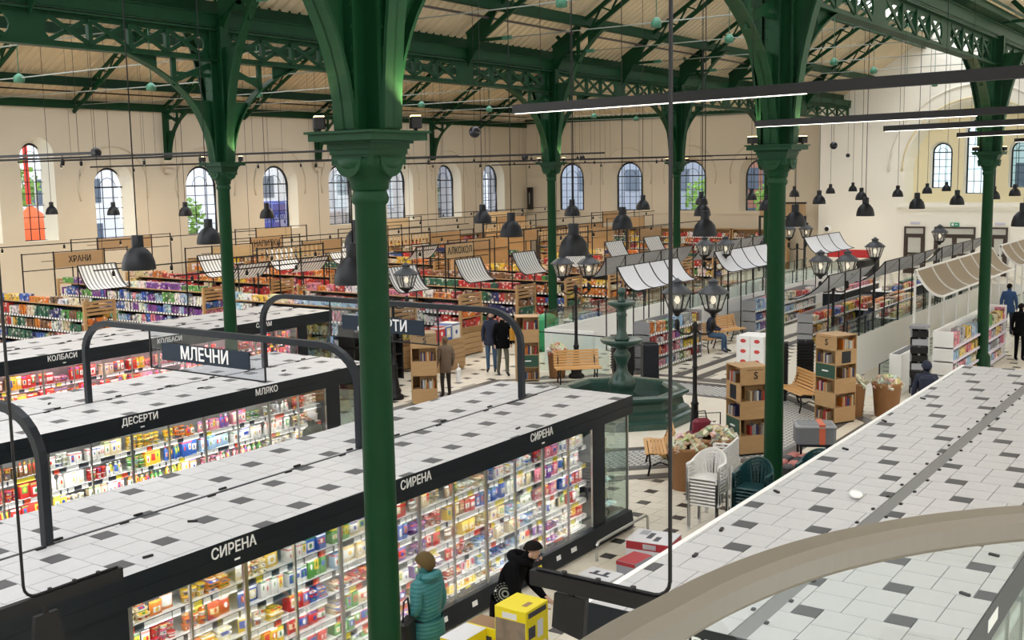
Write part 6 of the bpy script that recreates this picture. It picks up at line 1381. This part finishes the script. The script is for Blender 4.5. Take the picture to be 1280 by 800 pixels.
MB().prism([(-.02, .52, -.30), (-.02, .72, -.26), (-.02, .70, -.06), (-.02, .50, -.06)], (.04, 0, 0)).build('sign_fin', BLACK, s); MB().bar((0, .6, -.08), (0, .6, -.02), .03, .03).build('fin_hanger', BLACK, s)
s, u = hanging_sign('hanging black sign beam on a bent pipe at the lower left corner', (4.13, 7.0, 2.70), 'x', .78, 0, 0)
MB().bar((-1.2, 0, 0), (0, 0, 0), .05, .085).build('beam', BLACK, s)
MB().prism([(.02, -.02, -.42), (.28, -.02, -.42), (.24, -.02, -.1), (.06, -.02, -.1)], (0, .04, 0)).build('sign_fin', BLACK, s); MB().bar((.15, 0, -.12), (.15, 0, -.03), .03, .03).build('fin_hanger', BLACK, s)

# ================================================================== outside the windows
gr = struct(MB().box(-30, 140, 42.2, 130, -.4, -.05).build('ground_outside', mat('pavement_outside', (.35, .35, .36), .9))); gr['label'] = 'pavement outside the windows'
gr = struct(MB().box(62.6, 140, -60, 42.2, -.4, -.05).build('ground_outside', MATS['pavement_outside'])); gr['label'] = 'pavement behind the end wall'
def building(x0, x1, y0, y1, h, m, lab, nx, ny, face):
    b = thing('building', lab, 'building', (0, 0, 0), 0, 'houses outside'); MB().box(x0, x1, y0, y1, 0, h).build('walls', m, b); wm = mat('outside_window', (.10, .13, .18), .2)
    for i in range(nx):
        for j in range(ny):
            z = 1.2+j*3.0
            if z+1.6 > h: continue
            if face == 'y': u = x0+(i+.5)*(x1-x0)/nx; MB().box(u-.6, u+.6, y0-.05, y0, z, z+1.6).build('window', wm, b)
            else: u = y0+(i+.5)*(y1-y0)/nx; MB().box(x0-.05, x0, u-.6, u+.6, z, z+1.6).build('window', wm, b)
PALEB = mat('pale_facade', (.72, .74, .78), .9); BLUB = mat('blue_grey_facade', (.30, .34, .42), .9); REDB = mat('brick_facade', (.36, .17, .12), .9)
building(24, 48, 66, 76, 6.5, PALEB, 'pale house seen through the left windows', 6, 2, 'y')
building(56, 84, 62, 72, 9, PALEB, 'pale house seen through the middle side windows', 7, 3, 'y')
building(76, 86, 35, 60, 14, BLUB, 'blue grey house behind the end wall', 6, 4, 'x')
building(80, 88, 28, 34, 14, REDB, 'brick house behind the end wall', 4, 4, 'x')
LEAF = mat('bright_leaves', (.17, .33, .05), .7, var=.5, vs=3)
for i, (x, y, r, h, lab) in enumerate(((40.5, 50.5, 1.5, 3.2, 'tree outside the fourth side window'), (31.2, 51.5, 1.5, 5.2, 'tree outside the tall side windows'), (73.0, 33.5, 1.8, 3.4, 'tree outside the third end window'), (72, 28, 1.6, 3.2, 'tree outside the last end window'))):
    t = thing('tree', lab, 'tree', (x, y, 0), 0, 'trees outside'); MB().tube([(0, 0, 0), (.1, 0, h*.6), (0, .1, h)], [.16, .12, .06], 8).build('trunk', CBR, t)
    mb = MB(); rr = random.Random(i+70)
    for k in range(500):
        v = Vector((rr.gauss(0, 1), rr.gauss(0, 1), rr.gauss(0, 1))).normalized()*r*rr.uniform(.6, 1)+Vector((0, 0, h+.2)); a = Vector((rr.uniform(-1, 1), rr.uniform(-1, 1), rr.uniform(-1, 1))).normalized()*.2; b = a.orthogonal().normalized()*.12
        mb.add([v-a, v+b, v+a, v-b], [(0, 1, 2, 3)])
    o = mb.build('crown', LEAF, t); o['kind'] = 'stuff'
ORG = mat('orange_canvas', (.75, .12, .03), .8)
for i, (x, y, h) in enumerate(((29.8, 47.5, 4.6), (27.2, 47.0, 4.2))):
    t = thing('parasol', 'orange %s outside the tall side windows' % ('parasol, right one' if i == 0 else 'parasol, left one'), 'parasol', (x, y, 0), 0, 'orange parasols outside'); MB().lathe([(1.6, h-1.7), (1.3, h-1.2), (.6, h-.5), (.02, h)], 12, cap=False).build('canopy', ORG, t); MB().tube([(0, 0, 0), (0, 0, h)], .05, 6).build('pole', STEEL, t)
bn_ = thing('banner', 'tall red banner outside the second tall window', 'banner', (30.4, 48.6, 0)); MB().box(-.12, .12, -.02, .02, 4.6, 9.5).build('cloth', mat('red_banner', (.65, .06, .04), .8), bn_); MB().tube([(.4, 0, 0), (.4, 0, 9.6)], .05, 6).build('pole', STEEL, bn_)
for i, (x, y) in enumerate(((45, 49), (50.5, 50))):
    v = thing('parked_van', 'blue parked van outside the side windows, %s' % ('left one' if i == 0 else 'right one'), 'van', (x, y, 0), .1); MB().rbox(-2.2, 2.2, -.9, .9, .35, 4.3 if i == 0 else 3.6, .15).build('body', mat('van_blue', (.06, .10, .5), .4) if i == 0 else mat('van_white', (.6, .6, .65), .4), v)
    for s in (-1.4, 1.4):
        o = MB().lathe([(.35, -.1), (.35, .1)], 14).build('wheel', BLACK, v, (s, -.9, .35)); o.rotation_euler = (R(90), 0, 0)
building(84, 92, -4, 17, 9, mat('pale_green_facade', (.60, .72, .72), .9), 'pale house seen through the gable windows', 5, 3, 'x')
